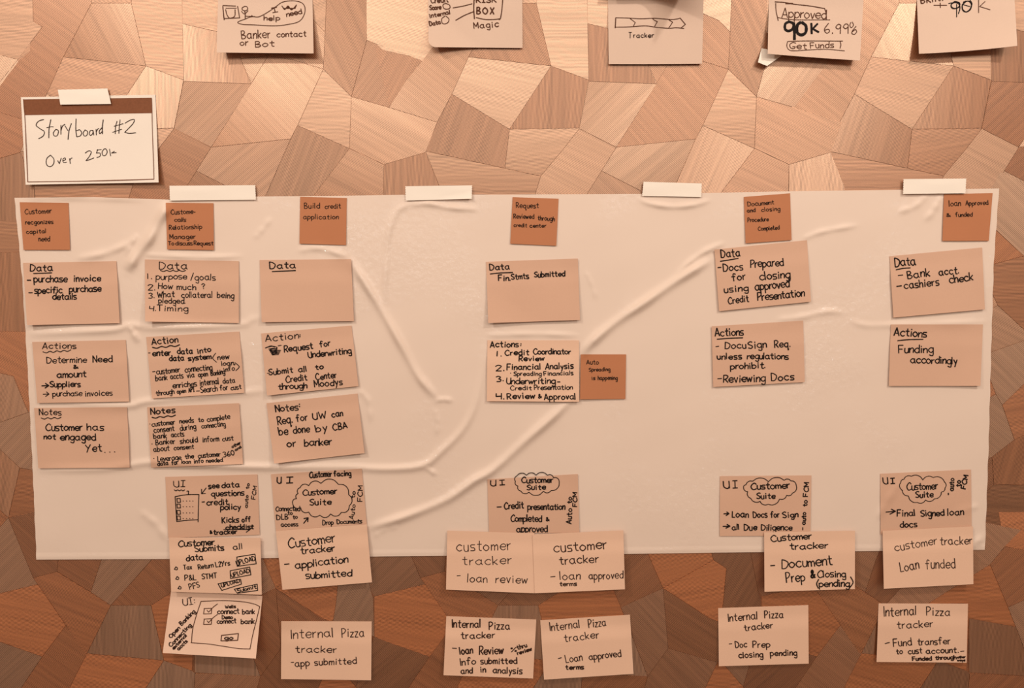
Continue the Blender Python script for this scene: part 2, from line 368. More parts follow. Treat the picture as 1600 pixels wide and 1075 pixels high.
def make_sheet():
    nu, nv = 500, 186
    u = np.linspace(0, 1, nu+1); v = np.linspace(0, 1, nv+1); U, V = np.meshgrid(u, v)
    # edges of the sheet
    top_y = lerp_list([(0,309),(.08,308),(.16,312),(.25,307),(.33,306),(.39,304.5),(.5,304),(.62,303),(.66,303),(.8,298.5),(.93,296),(1,294.5)], U)
    bot_y = lerp_list([(0,874.5),(.2,873),(.36,869.5),(.6,866),(.72,863.5),(1,859)], U)
    lx = lerp_list([(0,22.5),(.1,28),(.22,34.5),(.5,44),(.75,51),(1,57)], V) + 0.5*np.sin(V*90)*np.sin(V*37)
    rx = lerp_list([(0,1561),(.2,1553),(.43,1549),(.7,1545),(1,1539)], V) + 0.4*np.sin(V*80)
    X = lx+(rx-lx)*U; Y = top_y+(bot_y-top_y)*V
    H = wrinkle(X, Y) + SHEET_D
    edge = np.minimum(np.minimum(U*1500, (1-U)*1500), (1-V)*560)
    H = SHEET_D-0.0008 + (H-(SHEET_D-0.0008))*np.clip(0.3+edge/14, 0, 1)
    H[-3:, :] += 0.0008
    a = (X-800)/F; b = -(Y-537.5)/F
    vx = a; vy = UP.y*b+FW.y; vz = UP.z*b+FW.z
    t = (-H-CAM.y)/vy
    pts = np.stack([CAM.x+vx*t, -H, CAM.z+vz*t], -1).reshape(-1, 3)
    n1 = nu+1; N = len(pts)
    back = pts.copy(); back[:, 1] += 0.0003
    allp = np.concatenate([pts, back])
    faces = []
    for j in range(nv):
        for i in range(nu):
            q = j*n1+i
            faces.append((q, q+n1, q+n1+1, q+1)); faces.append((N+q, N+q+1, N+q+n1+1, N+q+n1))
    rim = [i for i in range(n1)] + [j*n1+nu for j in range(1, nv+1)] + [nv*n1+i for i in range(nu-1, -1, -1)] + [j*n1 for j in range(nv-1, 0, -1)]
    nr = len(rim); allp = np.concatenate([allp, allp[rim], allp[[r+N for r in rim]]])
    for k in range(nr):
        faces.append((2*N+k, 2*N+(k+1) % nr, 2*N+nr+(k+1) % nr, 2*N+nr+k))
    o = link_mesh('plastic_sheet', allp.tolist(), faces, M_SHEET, None, 2*nu*nv)
    tag(o, 'long wrinkled white plastic sheet taped across the wall under the sticky notes', 'plastic sheet')
    return o
sheet = make_sheet()

# ------------------------------------------------------------------ paper pieces
class Sheet:
    """a piece of paper given by its four corners on the photograph; depth() is its distance off the wall"""
    def __init__(s, q, base, lift=0.0, corners=None, belly=1.7, follow=True, bow=(0, 0), wave=0.25, start=.14):
        s.q = q; s.base = base; s.lift = lift; s.c = corners or {}; s.belly = belly; s.follow = follow; s.bow = bow; s.wave = wave; s.start = start
        s.ph = random.uniform(0, 6)
    def px(s, u, v):
        tl, tr, br, bl = s.q
        x = (1-v)*((1-u)*tl[0]+u*tr[0]) + v*((1-u)*bl[0]+u*br[0])
        y = (1-v)*((1-u)*tl[1]+u*tr[1]) + v*((1-u)*bl[1]+u*br[1])
        y += s.bow[0]*4*u*(1-u)*(1-v) + s.bow[1]*4*u*(1-u)*v
        return x, y
    def uv(s, x, y):
        u, v = 0.5, 0.5
        for _ in range(5):
            fx, fy = s.px(u, v); e = 1e-3
            ax, ay = s.px(u+e, v); bx, by = s.px(u, v+e)
            a, b_, c, d = (ax-fx)/e, (bx-fx)/e, (ay-fy)/e, (by-fy)/e
            det = a*d-b_*c; rx, ry = x-fx, y-fy
            u += (d*rx-b_*ry)/det; v += (-c*rx+a*ry)/det
        return u, v
    def depth(s, u, v):
        h = s.base
        t = np.clip((v-s.start)/(1-s.start), 0, None)
        h = h + 0.001*s.lift*t**1.7
        sm = np.clip((v-0.12)/0.3, 0, 1); h = h + 0.001*s.belly*(sm*sm*(3-2*sm))
        h = h + 0.001*s.wave*(1+np.sin(u*5.1+s.ph)*np.sin(v*4.3+s.ph*2))*np.clip(v*3, 0, 1)
        uc = np.clip(u, 0, 1); vc = np.clip(v, 0, 1)
        for k, a in s.c.items():
            if k == 'bl': h = h + 0.001*a*np.clip(vc-(uc*1.1)-.35, 0, 1)**1.6*2
            if k == 'br': h = h + 0.001*a*np.clip(vc-((1-uc)*1.1)-.35, 0, 1)**1.6*2
            if k == 'tl': h = h + 0.001*a*np.clip((1-vc)-(uc*1.5)-.55, 0, 1)**1.5*2
            if k == 'tr': h = h + 0.001*a*np.clip((1-vc)-((1-uc)*1.5)-.55, 0, 1)**1.5*2
            if k == 'r': h = h + 0.001*a*uc**3*vc
            if k == 'l': h = h + 0.001*a*(1-uc)**3*vc
        return h
    def point(s, x, y, off=0.0):
        u, v = s.uv(x, y)
        h = float(s.depth(u, v))
        if s.follow: h += float(wr_at(x, y))
        return P(x, y, h+off)
    def build(s, name, mat, parent=None, nu=44, nv=32, thick=0.00022, cutbl=0, jag=0):
        us = np.linspace(0, 1, nu+1); vs = np.linspace(0, 1, nv+1)
        U, V = np.meshgrid(us, vs)
        X, Y = s.px(U, V); H = s.depth(U, V)
        if s.follow: H = H + wr_grid(X, Y)
        if cutbl:   # rounded lower left corner
            dx = (U*147); dy = ((1-V)*97)
            r = cutbl
            near = (dx < r) & (dy < r)
            ox = r-dx; oy = r-dy; L = np.hypot(ox, oy)
            k = near & (L > r)
            X = np.where(k, X+(ox-ox*r/np.maximum(L, .01)), X); Y = np.where(k, Y-(oy-oy*r/np.maximum(L, .01)), Y)
        if jag:
            zig = np.where(np.arange(nv+1) % 2 == 0, 0, 1.0)*jag
            X[:, 0] += zig; X[:, -1] -= zig
        a = (X-800)/F; b = -(Y-537.5)/F
        t = (-H-CAM.y)/(UP.y*b+FW.y)
        pts = np.stack([CAM.x+a*t, -H, CAM.z+(UP.z*b+FW.z)*t], -1).reshape(-1, 3)
        back = pts.copy(); back[:, 1] += thick
        n1 = nu+1; N = len(pts); faces = []
        for j in range(nv):
            for i in range(nu):
                q = j*n1+i
                faces.append((q, q+n1, q+n1+1, q+1)); faces.append((N+q, N+q+1, N+q+n1+1, N+q+n1))
        rim = list(range(n1)) + [j*n1+nu for j in range(1, nv+1)] + [nv*n1+i for i in range(nu-1, -1, -1)] + [j*n1 for j in range(nv-1, 0, -1)]
        nr = len(rim); allp = np.concatenate([pts, back]); allp = np.concatenate([allp, allp[rim], allp[[r+N for r in rim]]])
        for k in range(nr):
            faces.append((2*N+k, 2*N+(k+1) % nr, 2*N+nr+(k+1) % nr, 2*N+nr+k))
        s.o = link_mesh(name, allp.tolist(), faces, mat, parent, 2*nu*nv)
        s.H = H; s.nu = nu; s.nv = nv
        return s.o
def wr_grid(X, Y):
    return 0.6*np.maximum(wrinkle(X, Y), 0.0)+0.0002+0.25*wr_soft(X, Y)
def wr_soft(X, Y):
    return np.maximum(np.maximum(wrinkle(X-5, Y), wrinkle(X+5, Y)), np.maximum(wrinkle(X, Y-5), wrinkle(X, Y+5)))
def wr_at(x, y):
    return wr_grid(np.array([x]), np.array([y]))[0]

# ------------------------------------------------------------------ single-stroke hand lettering
G = {
'a':("5j3k1j0h1f3e5g 5k5g6e",6),'b':("0o0e 0h2k4j5h4f2e0f",5),'c':("5j3k1j0h1f3e5f",5),'d':("5j3k1j0h1f3e5g 5o5e",5),
'e':("0h5h5h5j3k1j0h1f3e5f",5),'f':("5n3o2m2e 0k4k",5),'g':("5j3k1j0h1f3e5g 5k5b3a1b",5),'h':("0o0e 0h2k4j4e",4),'i':("1k1e 1m1n",2),
'j':("2k2b0a 2m2n",2),'k':("0o0e 4k0g 1h4e",4),'l':("0o0e",1),'m':("0k0e 0i2k3i3e 3i5k6i6e",6),'n':("0k0e 0h2k4j4e",4),
'o':("2k0i0g2e4f5h4j2k",5),'p':("0k0a 0i2k4j5h4f2e0f",5),'q':("5j3k1j0h1f3e5g 5k5a6b",6),'r':("0k0e 0h1j3k",3),'s':("4k1k0j1h3h4f3e0e",4),
't':("2n2f4e 0k4k",4),'u':("0k0g1e3e4g 4k4e",4),'v':("0k2e2e4k",4),'w':("0k1e1e3j3j4e4e6k",6),'x':("0k4e 4k0e",4),'y':("0k2f 4k1a",4),
'z':("0k4k4k0e0e4e",4),
'A':("0e3o3o6e 1h5h",6),'B':("0o0e 0o3o4m3k0j 0j4i5g3e0e",5),'C':("6m4o2n0k0h2e4e6f",6),'D':("0o0e 0o3n6k5g3e0e",6),'E':("4o0o0o0e0e4e 0j3j",4),
'F':("5o0o0o0e 0j4j",5),'G':("6n3o0l0h2e5e6h6h3h",6),'H':("0o0e 5o5e 0j5j",5),'I':("0o4o 2o2e 0e4e",4),'K':("0o0e 5o0i 1j5e",5),
'L':("0o0e0e4e",4),'M':("0e0o0o3h3h6o6o6e",6),'N':("0e0o0o5e5e5o",5),'O':("3o0l0h3e6h6l3o",6),'P':("0o0e 0o3o5m3j0i",5),
'R':("0o0e 0o3o5m3j0i 2i5e",5),'S':("5n3o0m1k4i5g3e0f",5),'T':("0o6o 3o3e",6),'U':("0o0h2e4e5h 5o5e",5),'W':("0o2e2e4l4l6e6e8o",8),
'Y':("0o3j 6o3j3j1e",6),'|':("0o0e",0),
'0':("2o0l0h2e4h4l2o",4),'1':("0o0e",0),'2':("0m2o4n4l0e0e4e",4),'3':("0n2o4m2j 2j4h3e0e",4),'4':("0o0j0j4j 4o4e",4),'5':("4o1o1o0k3k4h3e0e",4),
'6':("3o0j0g2e4g3i0h",4),'9':("4l2j0l2o4n4l4l4e",4),'7':("0o4o4o1e",4),
'.':("0e0f",0),',':("1f0d",1),'-':("0h3h",3),':':("0f0g 0j0k",0),'/':("0d3p",3),'?':("0m2o4m2j2h 2e2f",4),'#':("1e2o 3e4o 0l5l 0h5h",5),
'&':("5e1l2o3l0g2e5i",5),'(':("2p0k0h2c",2),')':("0p2k2h0c",2),'%':("4o0e 0o0m1m1o0o 4g4e3e3g4g",4),'+':("0i4i 2k2g",4),
'>':("0h7h 4l7h7h3d",7),'<':("4o0f 0j0f0f3f",4),'*':("0h0i",0),'$':("3k1l0j1h3h3f1e0f 2m2d",3),
}
def smooth(p, n=4):
    parts = []; cur = [p[0]]
    for q in p[1:]:
        if q == cur[-1]: parts.append(cur); cur = [q]
        else: cur.append(q)
    parts.append(cur); out = []
    for c in parts:
        c = cr(c, n)
        out += c if not out else c[1:]
    return out
GL = {k: ([smooth([(int(s[i], 36), ord(s[i+1])-101) for i in range(0, len(s), 2)]) for s in v[0].split()], v[1]) for k, v in G.items()}

class Ink:
    """pen strokes on a Sheet; coordinates are those of an enlarged crop (ox, oy, scale) of the photograph"""
    def __init__(s, sheet, z, off=0.00045, auto=None):
        s.sh = sheet; s.ox, s.oy, s.sc = z; s.v = []; s.f = []; s.off = off; s.auto = auto
    def pt(s, x, y): return (s.ox+x/s.sc, s.oy+y/s.sc)
    def ribbon(s, pts, w):
        q = [pts[0]]
        for p in pts[1:]:
            if math.hypot(p[0]-q[-1][0], p[1]-q[-1][1]) > 0.12: q.append(p)
        if len(q) < 2: q.append((q[0][0]+0.3, q[0][1]+0.5))
        for i in range(1, len(q)-1):
            ax, ay = q[i][0]-q[i-1][0], q[i][1]-q[i-1][1]; bx, by = q[i+1][0]-q[i][0], q[i+1][1]-q[i][1]
            if ax*bx+ay*by < 0.35*math.hypot(ax, ay)*math.hypot(bx, by):
                s.ribbon(q[:i+1], w); s.ribbon(q[i:], w); return
        h = w/2; n = len(q); left = []; right = []
        for i in range(n):
            a = q[max(i-1, 0)]; b = q[min(i+1, n-1)]
            dx, dy = b[0]-a[0], b[1]-a[1]; L = math.hypot(dx, dy) or 1
            nx, ny = -dy/L, dx/L; k = h*(0.92+0.16*random.random())
            left.append((q[i][0]+nx*k, q[i][1]+ny*k)); right.append((q[i][0]-nx*k, q[i][1]-ny*k))
        b0 = len(s.v)
        for a, b in zip(left, right): s.v += [a, b]
        for i in range(n-1): s.f.append((b0+2*i, b0+2*i+2, b0+2*i+3, b0+2*i+1))
        for e, o in ((0, 1), (n-1, n-2)):    # round pen ends
            dx, dy = q[e][0]-q[o][0], q[e][1]-q[o][1]; L = math.hypot(dx, dy) or 1; ux, uy = dx/L*h, dy/L*h
            c = len(s.v)
            s.v += [(q[e][0]-uy*.75+ux*.6, q[e][1]+ux*.75+uy*.6), (q[e][0]+uy*.75+ux*.6, q[e][1]-ux*.75+uy*.6)]
            L_, R_ = b0+2*e, b0+2*e+1
            if e == 0: s.f.append((L_, R_, c, c+1))
            else: s.f.append((R_, L_, c, c+1))
    def line(s, pts, w=1.5, sm=True):
        p = [s.pt(*q) for q in pts]
        s.ribbon(smooth(p, 5) if sm else p, w)
    def wavy(s, x0, y0, x1, y1, amp, n, w=1.4):
        s.line([(x0+(x1-x0)*i/(2*n), y0+(y1-y0)*i/(2*n)+(amp if i % 2 else -amp)) for i in range(2*n+1)], w)
    def cloud(s, pts, w=1.2, bulge=.22, close=True):
        n = len(pts); cx = sum(p[0] for p in pts)/n; cy = sum(p[1] for p in pts)/n; out = []
        for i in range(n if close else n-1):
            a, b = pts[i], pts[(i+1) % n]; mx, my = (a[0]+b[0])/2, (a[1]+b[1])/2
            L = math.hypot(b[0]-a[0], b[1]-a[1]); nx, ny = (b[1]-a[1])/L, -(b[0]-a[0])/L
            if nx*(mx-cx)+ny*(my-cy) < 0: nx, ny = -nx, -ny
            seg = cr([a, (a[0]*.75+b[0]*.25+nx*L*bulge*.8, a[1]*.75+b[1]*.25+ny*L*bulge*.8), (mx+nx*L*bulge, my+ny*L*bulge), (a[0]*.25+b[0]*.75+nx*L*bulge*.8, a[1]*.25+b[1]*.75+ny*L*bulge*.8), b], 3)
            out += seg
        s.line(out, w, False)
    def text(s, st, x0, y0, x1, y1, h, w=1.5, sl=0.0, gap=1.9, sp=4.5):
        W = 0
        for i, c in enumerate(st):
            W += sp if c == ' ' else GL[c][1]+(gap if i < len(st)-1 and st[i+1] != ' ' else 0)
        L = math.hypot(x1-x0, y1-y0); kx = L/max(W, .5); ux, uy = (x1-x0)/L, (y1-y0)/L; vx, vy = uy, -ux; ky = h/10
        cx = 0
        for i, c in enumerate(st):
            if c == ' ': cx += sp; continue
            jy = random.uniform(-.45, .45); js = random.uniform(.93, 1.07); jr = random.uniform(-.06, .06)
            for stroke in GL[c][0]:
                pts = []
                for gx, gy in stroke:
                    X = (cx+gx+jr*gy)*kx + sl*gy*ky; Y = (gy*js+jy)*ky
                    pts.append(s.pt(x0+ux*X+vx*Y, y0+uy*X+vy*Y))
                s.ribbon(pts, w*random.uniform(.92, 1.1))
            cx += GL[c][1]+(gap if i < len(st)-1 and st[i+1] != ' ' else 0)
        if s.auto and st not in '.,:': s.done('handwritten_word' if any(ch.isalnum() for ch in st) else 'written_mark', s.auto)
    def done(s, name, mat, label=None):
        if not s.v: return None
        X = np.array([p[0] for p in s.v]); Y = np.array([p[1] for p in s.v])
        u = np.full(X.shape, .5); v = np.full(X.shape, .5)
        for _ in range(5):
            fx, fy = s.sh.px(u, v); e = 1e-3; ax, ay = s.sh.px(u+e, v); bx, by = s.sh.px(u, v+e)
            a, b, c, d = (ax-fx)/e, (bx-fx)/e, (ay-fy)/e, (by-fy)/e; det = a*d-b*c
            rx, ry = X-fx, Y-fy; u = u+(d*rx-b*ry)/det; v = v+(-c*rx+a*ry)/det
        sh = s.sh; gu = np.clip(u, 0, .9999)*sh.nu; gv = np.clip(v, 0, .9999)*sh.nv
        iu = gu.astype(int); iv = gv.astype(int); fu = gu-iu; fv = gv-iv; g = sh.H
        H = (1-fv)*((1-fu)*g[iv, iu]+fu*g[iv, iu+1])+fv*((1-fu)*g[iv+1, iu]+fu*g[iv+1, iu+1])
        H = H+s.off
        a = (X-800)/F; b = -(Y-537.5)/F; t = (-H-CAM.y)/(UP.y*b+FW.y)
        pts = np.stack([CAM.x+a*t, -H, CAM.z+(UP.z*b+FW.z)*t], -1)
        o = link_mesh(name, pts.tolist(), s.f, mat, s.sh.o)
        if label: o['label'] = label
        s.v = []; s.f = []
        return o

ON = 0.0034      # on the film
OW = 0.0016      # straight on the wall
def note(q, base, mat, label, group=None, cat='sticky note', **k):
    cut = k.pop('cutbl', 0)
    s = Sheet(q, base, **k); o = s.build('sticky_note', mat, cutbl=cut)
    tag(o, label, cat, group)
    return s

def tape(q, base, label, follow=False, jag=1.6, **k):
    s = Sheet(q, base, lift=0, belly=0, wave=k.pop('wave', 0.2), follow=follow, **k)
    o = s.build('tape_strip', M_TAPE, nu=16, nv=12, jag=jag); tag(o, label, 'tape', 'strips of masking tape on the wall')
    return s
GL['X'] = ([[(0,0),(5,10)], [(0,10),(5,0)]], 5); GL['V'] = ([[(0,10),(3,0)], [(3,0),(6,10)]], 6)
TK, MD, TN = 1.75, 1.35, 1.05
# ---- top row of cream notes on the wall
s = note([(341,-16),(488,-14),(490,83.5),(338.5,82)], OW, M_PALE, 'cream sticky note with a stick figure and speech bubble, cut off by the top edge',
         'sticky notes along the top edge', follow=False, lift=13, corners={'bl': 3}, belly=1.5)
k = Ink(s, (330,0,9.412), auto=M_PEN)
k.line([(170,80),(360,88)], 1.3); k.line([(170,95),(190,290)], 1.5); k.line([(185,272),(420,262)], 1.3); k.line([(388,92),(418,262)], 1.4)
k.line([(215,122),(370,120)], 1.2); k.line([(212,140),(225,200),(255,255),(290,265),(345,235),(350,140)], 1.3)
k.line([(490,95),(455,115),(460,145),(500,158),(535,135),(525,100),(485,92)], 1.3); k.line([(490,160),(500,200),(500,265)], 1.4)
k.line([(445,165),(475,198),(500,200),(540,155)], 1.3); k.line([(505,235),(540,240),(590,238),(600,225)], 1.2)
k.done('stick_figure_drawing', M_PEN)
k.line([(510,275),(390,325),(460,358),(620,365),(930,380),(1150,355),(1290,315),(1360,230),(1380,120),(1330,40),(1200,10),(1050,30),(960,90),(860,160),(760,220),(680,250),(600,238)], 1.2)
k.line([(510,275),(570,250),(640,242)], 1.1)
k.done('speech_bubble_drawing', M_PEN)
k.text('I', 905,188, 980,175, 70, 1.5); k.text('need', 1110,245, 1335,200, 75, 1.5, gap=1.2); k.text('help', 775,300, 1010,298, 72, 1.5)
for i in range(6): k.line([(1040+i*6,85+i*9),(1080,140-i*4),(1130,85+i*8),(1180,145-i*5),(1255-i*4,70+i*11)], 1.2)
k.done('scribbled_out_word', M_PEN)
k.text('Banker', 450,575, 870,555, 120, 1.4); k.text('contact', 965,548, 1395,535, 85, 1.4); k.text('or', 425,665, 540,665, 90, 1.4); k.text('Bot', 650,690, 925,680, 85, 1.4)
k.done('handwriting', M_PEN)

s = note([(669,-24),(816,-22),(816.5,75),(669.5,73.5)], OW, M_PALE, 'cream sticky note with a box diagram and two circles, lower left corner curled',
         'sticky notes along the top edge', follow=False, lift=2.5, corners={'bl': 17, 'tr': 3}, belly=1.0, cutbl=11)
k = Ink(s, (660,0,9.412), auto=M_PEN)
k.line([(345,50),(305,65),(310,115),(355,135),(405,115),(395,70),(345,50)], 1.3); k.line([(335,235),(285,275),(290,335),(325,352),(375,330),(390,280),(350,238)], 1.3)
k.line([(450,115),(600,88),(730,55)], 1.4); k.line([(490,298),(620,225),(750,172)], 1.5)
k.line([(765,-60),(755,120),(765,275)], 1.7); k.line([(790,258),(920,285),(1060,285),(1140,275)], 1.4); k.line([(1185,-60),(1170,130),(1150,260),(1130,290)], 1.5)
k.done('box_diagram_drawing', M_PEN)
k.text('Credit', 130,45, 380,25, 80, 1.6); k.text('Score', 110,145, 275,130, 65, 1.7, gap=1.2); k.text('internal', 110,265, 410,205, 62, 1.5); k.text('Data', 110,380, 270,350, 62, 1.7)
k.text('RISK', 795,35, 1085,35, 80, 1.9); k.text('BOX', 800,200, 1050,205, 90, 2.0, gap=4); k.text('Magic', 760,420, 1120,395, 90, 1.5, gap=2.5)
k.done('handwriting', M_PEN)

s = note([(950,-3),(1099.5,-5),(1097,99.5),(951,100)], OW, M_PALE, 'cream sticky note with a row of arrow boxes drawn above Tracker',
         'sticky notes along the top edge', follow=False, lift=3.0, corners={'tr': 2}, belly=1.2, bow=(0,.3))
k = Ink(s, (940,0,9.412), auto=M_FINE)
k.line([(208,260),(205,330),(200,410)], 1.5); k.line([(210,260),(400,265),(580,275),(780,268),(1000,285),(1100,280),(1155,265)], 1.2)
k.line([(205,398),(400,395),(640,380),(800,400),(980,415),(1100,408),(1210,418)], 1.2); k.line([(1155,265),(1155,265),(1232,358),(1232,358),(1170,410)], 1.4)
k.line([(415,268),(415,268),(495,330),(495,330),(465,392)], 1.2); k.line([(750,272),(780,300),(820,315),(820,315),(778,392)], 1.2); k.line([(985,288),(985,288),(1045,325),(1045,325),(988,412)], 1.2)
k.done('arrow_row_drawing', M_PEN)
k.text('T', 400,555, 440,555, 80, 1.0); k.text('racker', 472,550, 765,550, 68, 1.3, gap=2.6); k.done('handwriting', M_FINE)

# the note above the frame whose curled corner shades the Tracker note
note([(946,-112),(1094,-115),(1096,-12),(949,-10)], OW, M_PALE, 'blank cream sticky note just above the arrow box note, lower right corner curled out', 'sticky notes along the top edge', follow=False, lift=14, corners={'br': 62}, belly=1.5)
s = note([(1201.5,-6),(1349.5,-4),(1343.6,94.5),(1199.5,84)], OW, M_PALE, 'cream sticky note reading Approved 90K 6.99% with Get Funds below',
         'sticky notes along the top edge', follow=False, lift=13, corners={'bl': 3}, belly=1.5, bow=(0,.5))
ntp = s
k = Ink(s, (1180,0,8.889), auto=M_PEN)
k.line([(275,25),(400,32),(560,60),(760,82),(965,118)], 1.4); k.line([(285,45),(290,150),(320,285)], 1.3); k.line([(425,48),(520,48)], 2.0); k.line([(305,240),(420,262),(600,275),(1040,275)], 1.1)
k.line([(965,118),(985,180),(990,265)], 1.4); k.line([(450,575),(700,568),(1215,570)], 1.2); k.line([(450,575),(440,640),(470,690),(540,705),(800,690),(1000,685),(1240,705)], 1.1); k.line([(1180,575),(1190,620),(1180,668)], 1.3)
k.done('button_outline_drawing', M_PEN)
k.text('Approved', 370,240, 985,262, 130, 1.4, gap=1.2); k.text('6.99', 965,465, 1290,465, 135, 1.4, gap=2.5)
k.line([(1330,310),(1315,350),(1335,385),(1365,350),(1350,305)], 1.2); k.line([(1400,365),(1350,430),(1345,465),(1380,475),(1410,440),(1390,410),(1350,440)], 1.3)
k.text('Get', 480,668, 715,680, 85, 1.3); k.text('Funds', 770,668, 1090,660, 80, 1.3)
k.done('handwriting', M_PEN)
k.line([(470,300),(420,330),(415,400),(460,430),(520,400),(530,330),(475,300)], 4.0); k.line([(535,320),(545,430),(545,545)], 4.4)
k.line([(630,310),(585,350),(585,450),(640,485),(700,450),(705,360),(650,310)], 4.6); k.line([(780,325),(785,465)], 3.4); k.line([(865,330),(800,400),(800,400),(880,445)], 3.0)
k.done('bold_numerals', M_INK, 'bold black 90K')

s = note([(1432,-18),(1584,-22),(1589.6,71.5),(1436,84)], OW, M_PALE, 'cream sticky note reading +90K, rightmost in the cut-off top row',
         'sticky notes along the top edge', follow=False, lift=14, corners={'r': 5, 'br': 4}, belly=1.5, bow=(0,1.6))
k = Ink(s, (1420,0,8.889), auto=M_PEN)
k.text('BKnt.', 175,50, 470,5, 85, 1.7, gap=2.8); k.text('+', 350,140, 530,140, 160, 1.2); k.line([(970,0),(970,90),(970,175)], 1.2); k.line([(1060,20),(985,90),(985,90),(1130,135)], 1.2)
k.done('handwriting', M_PEN)
for r in (0, 8): k.line([(640,20+r),(590,60),(600,110-r),(650,118),(700,90),(705,40),(645,20)], 1.8)
k.line([(555,48),(640,35),(700,60),(710,120),(690,190)], 1.5); k.line([(665,60),(665,235)], 1.5)
for r in (0, 9): k.line([(790,15+r),(745,70),(750,140-r),(800,165),(855,130-r),(870,60),(830,15),(760,30)], 1.8)
k.line([(740,60),(850,90)], 1.3); k.line([(850,0),(878,50),(860,110)], 1.5)
k.done('bold_numerals', M_INK, 'overwritten digits 90')

# folded piece of tape poking out below the Approved note
v = [P(x,y,d) for x,y,d in ((1190,75.4,.001),(1204,78,.0012),(1224,84,.0014),(1222,86.5,.0045),(1198.6,103,.012),(1184.3,97.3,.012))]
vb = [p+Vector((0,.0004,0)) for p in v]
o = link_mesh('tape_strip', v+vb, [(5,4,3,2,1,0),(6,7,8,9,10,11)]+[(i,(i+1)%6,6+(i+1)%6,6+i) for i in range(6)], M_TAPE)
tag(o, 'small folded corner of white tape sticking out below the Approved note', 'tape')

# ---- title card
s = Sheet([(32.6,152),(243,148),(247.7,285),(40,288.6)], OW, lift=6, corners={'br': 3}, belly=.6, follow=False, wave=.1)
o = s.build('title_card', M_CARD, thick=.0005); tag(o, 'white framed card titled Storyboard #2 Over 250K, taped at upper left', 'card')
def patch(sh, q, z, name, mat, n=10, off=.00018, label=None):
    k = Ink(sh, z, off); b = 0
    for j in range(2):
        for i in range(n+1):
            t = i/n; a, c = (q[0], q[1]) if j == 0 else (q[3], q[2])
            k.v.append(k.pt(a[0]+(c[0]-a[0])*t, a[1]+(c[1]-a[1])*t))
    k.f = [(i, n+1+i, n+2+i, i+1) for i in range(n)]
    return k.done(name, mat, label)
ZF = (20,130,6.325)
patch(s, [(102,160),(1372,143),(1372,220),(106,235)], ZF, 'printed_band', M_BAND)
patch(s, [(106,235),(1372,220),(1372,296),(115,316)], ZF, 'printed_band', M_BAND)
k = Ink(s, ZF)
k.line([(104,160),(118,315),(147,975)], 1.1, False); k.line([(147,975),(700,968),(1395,948)], 1.2, False); k.line([(1395,948),(1380,500),(1372,150)], .9, False)
k.done('printed_frame_line', M_LINE)
k.line([(305,358),(255,375),(230,415),(270,450),(310,478),(300,520),(255,548)], 1.3)
k.line([(375,360),(358,450),(355,540)], 1.3); k.line([(335,440),(375,430),(400,430)], 1.1)
k.line([(425,455),(400,490),(410,520),(440,515),(450,470),(425,455)], 1.2); k.line([(475,415),(475,505)], 1.2); k.line([(475,470),(490,425),(515,405)], 1.2)
k.line([(515,420),(545,470)], 1.2); k.line([(578,398),(555,470),(545,555)], 1.3)
k.line([(625,352),(622,450),(630,525)], 1.3); k.line([(630,470),(660,460),(680,490),(665,520),(632,530)], 1.2)
k.line([(715,460),(695,490),(705,520),(730,515),(738,480),(715,460)], 1.2)
k.line([(790,465),(765,470),(755,500),(770,515),(790,495),(792,465),(800,512)], 1.2); k.line([(822,455),(825,512)], 1.2); k.line([(825,480),(838,455),(850,445)], 1.1)
k.line([(880,440),(855,470),(858,498),(880,480)], 1.3); k.line([(893,362),(885,430),(885,500)], 1.5)
k.line([(1030,375),(1015,430),(1012,500)], 1.2); k.line([(1060,362),(1052,430),(1048,495)], 1.2); k.line([(1000,425),(1090,400)], 1.0); k.line([(985,485),(1075,455)], 1.0)
k.line([(1108,395),(1160,365),(1200,358),(1190,395),(1140,450),(1105,485),(1105,485),(1150,495),(1215,490)], 1.2)
k.done('heading', M_FINE)
k.line([(372,710),(335,745),(332,800),(365,825),(400,800),(405,750),(372,710)], 1.2); k.line([(443,765),(460,795),(460,795),(478,740)], 1.2)
k.line([(495,765),(520,755),(515,738),(495,750),(500,782),(530,780)], 1.1); k.line([(560,745),(568,795)], 1.1); k.line([(562,765),(572,745),(586,738)], 1.1)
k.done('handwritten_word', M_FINE)
k.line([(715,690),(750,668),(775,680),(755,725),(722,765),(722,765),(760,755),(800,738)], 1.2)
k.line([(840,655),(825,690),(825,690),(860,690),(862,720),(830,735)], 1.2); k.line([(875,655),(830,660)], 1.0)
k.line([(900,650),(882,680),(890,712),(915,712),(932,680),(920,650),(900,650)], 1.2); k.line([(955,650),(966,718)], 1.1); k.line([(1005,672),(975,690),(975,690),(1022,685)], 1.1)
k.done('handwritten_word', M_FINE)
tape([(90.4,140.3),(167.8,138.2),(173.4,162.4),(94.3,163.5)], .0044, 'short white tape strip over the top edge of the title card', jag=0)

# ---- tape along the top of the sheet
tape([(264.5,290.3),(399,289.3),(400,312),(265.3,313.5)], .0052, 'widest white tape strip on the sheet top edge, above the second terracotta note', jag=.5)
tape([(633,291),(738,289.6),(737.5,310.5),(633.5,313.5)], .0052, 'white tape strip with curled lower corners, second from left on the sheet top edge', corners={'br': 3}, jag=.8)
tape([(1005.3,284),(1096.7,286.7),(1096,308),(1003,306)], .0052, 'short white tape strip on the sheet top edge, third from left', jag=.6)
tape([(1411.4,279.8),(1510.2,279),(1509,302),(1410.7,303)], .0066, 'white tape strip at the right end of the sheet top edge', jag=.9)

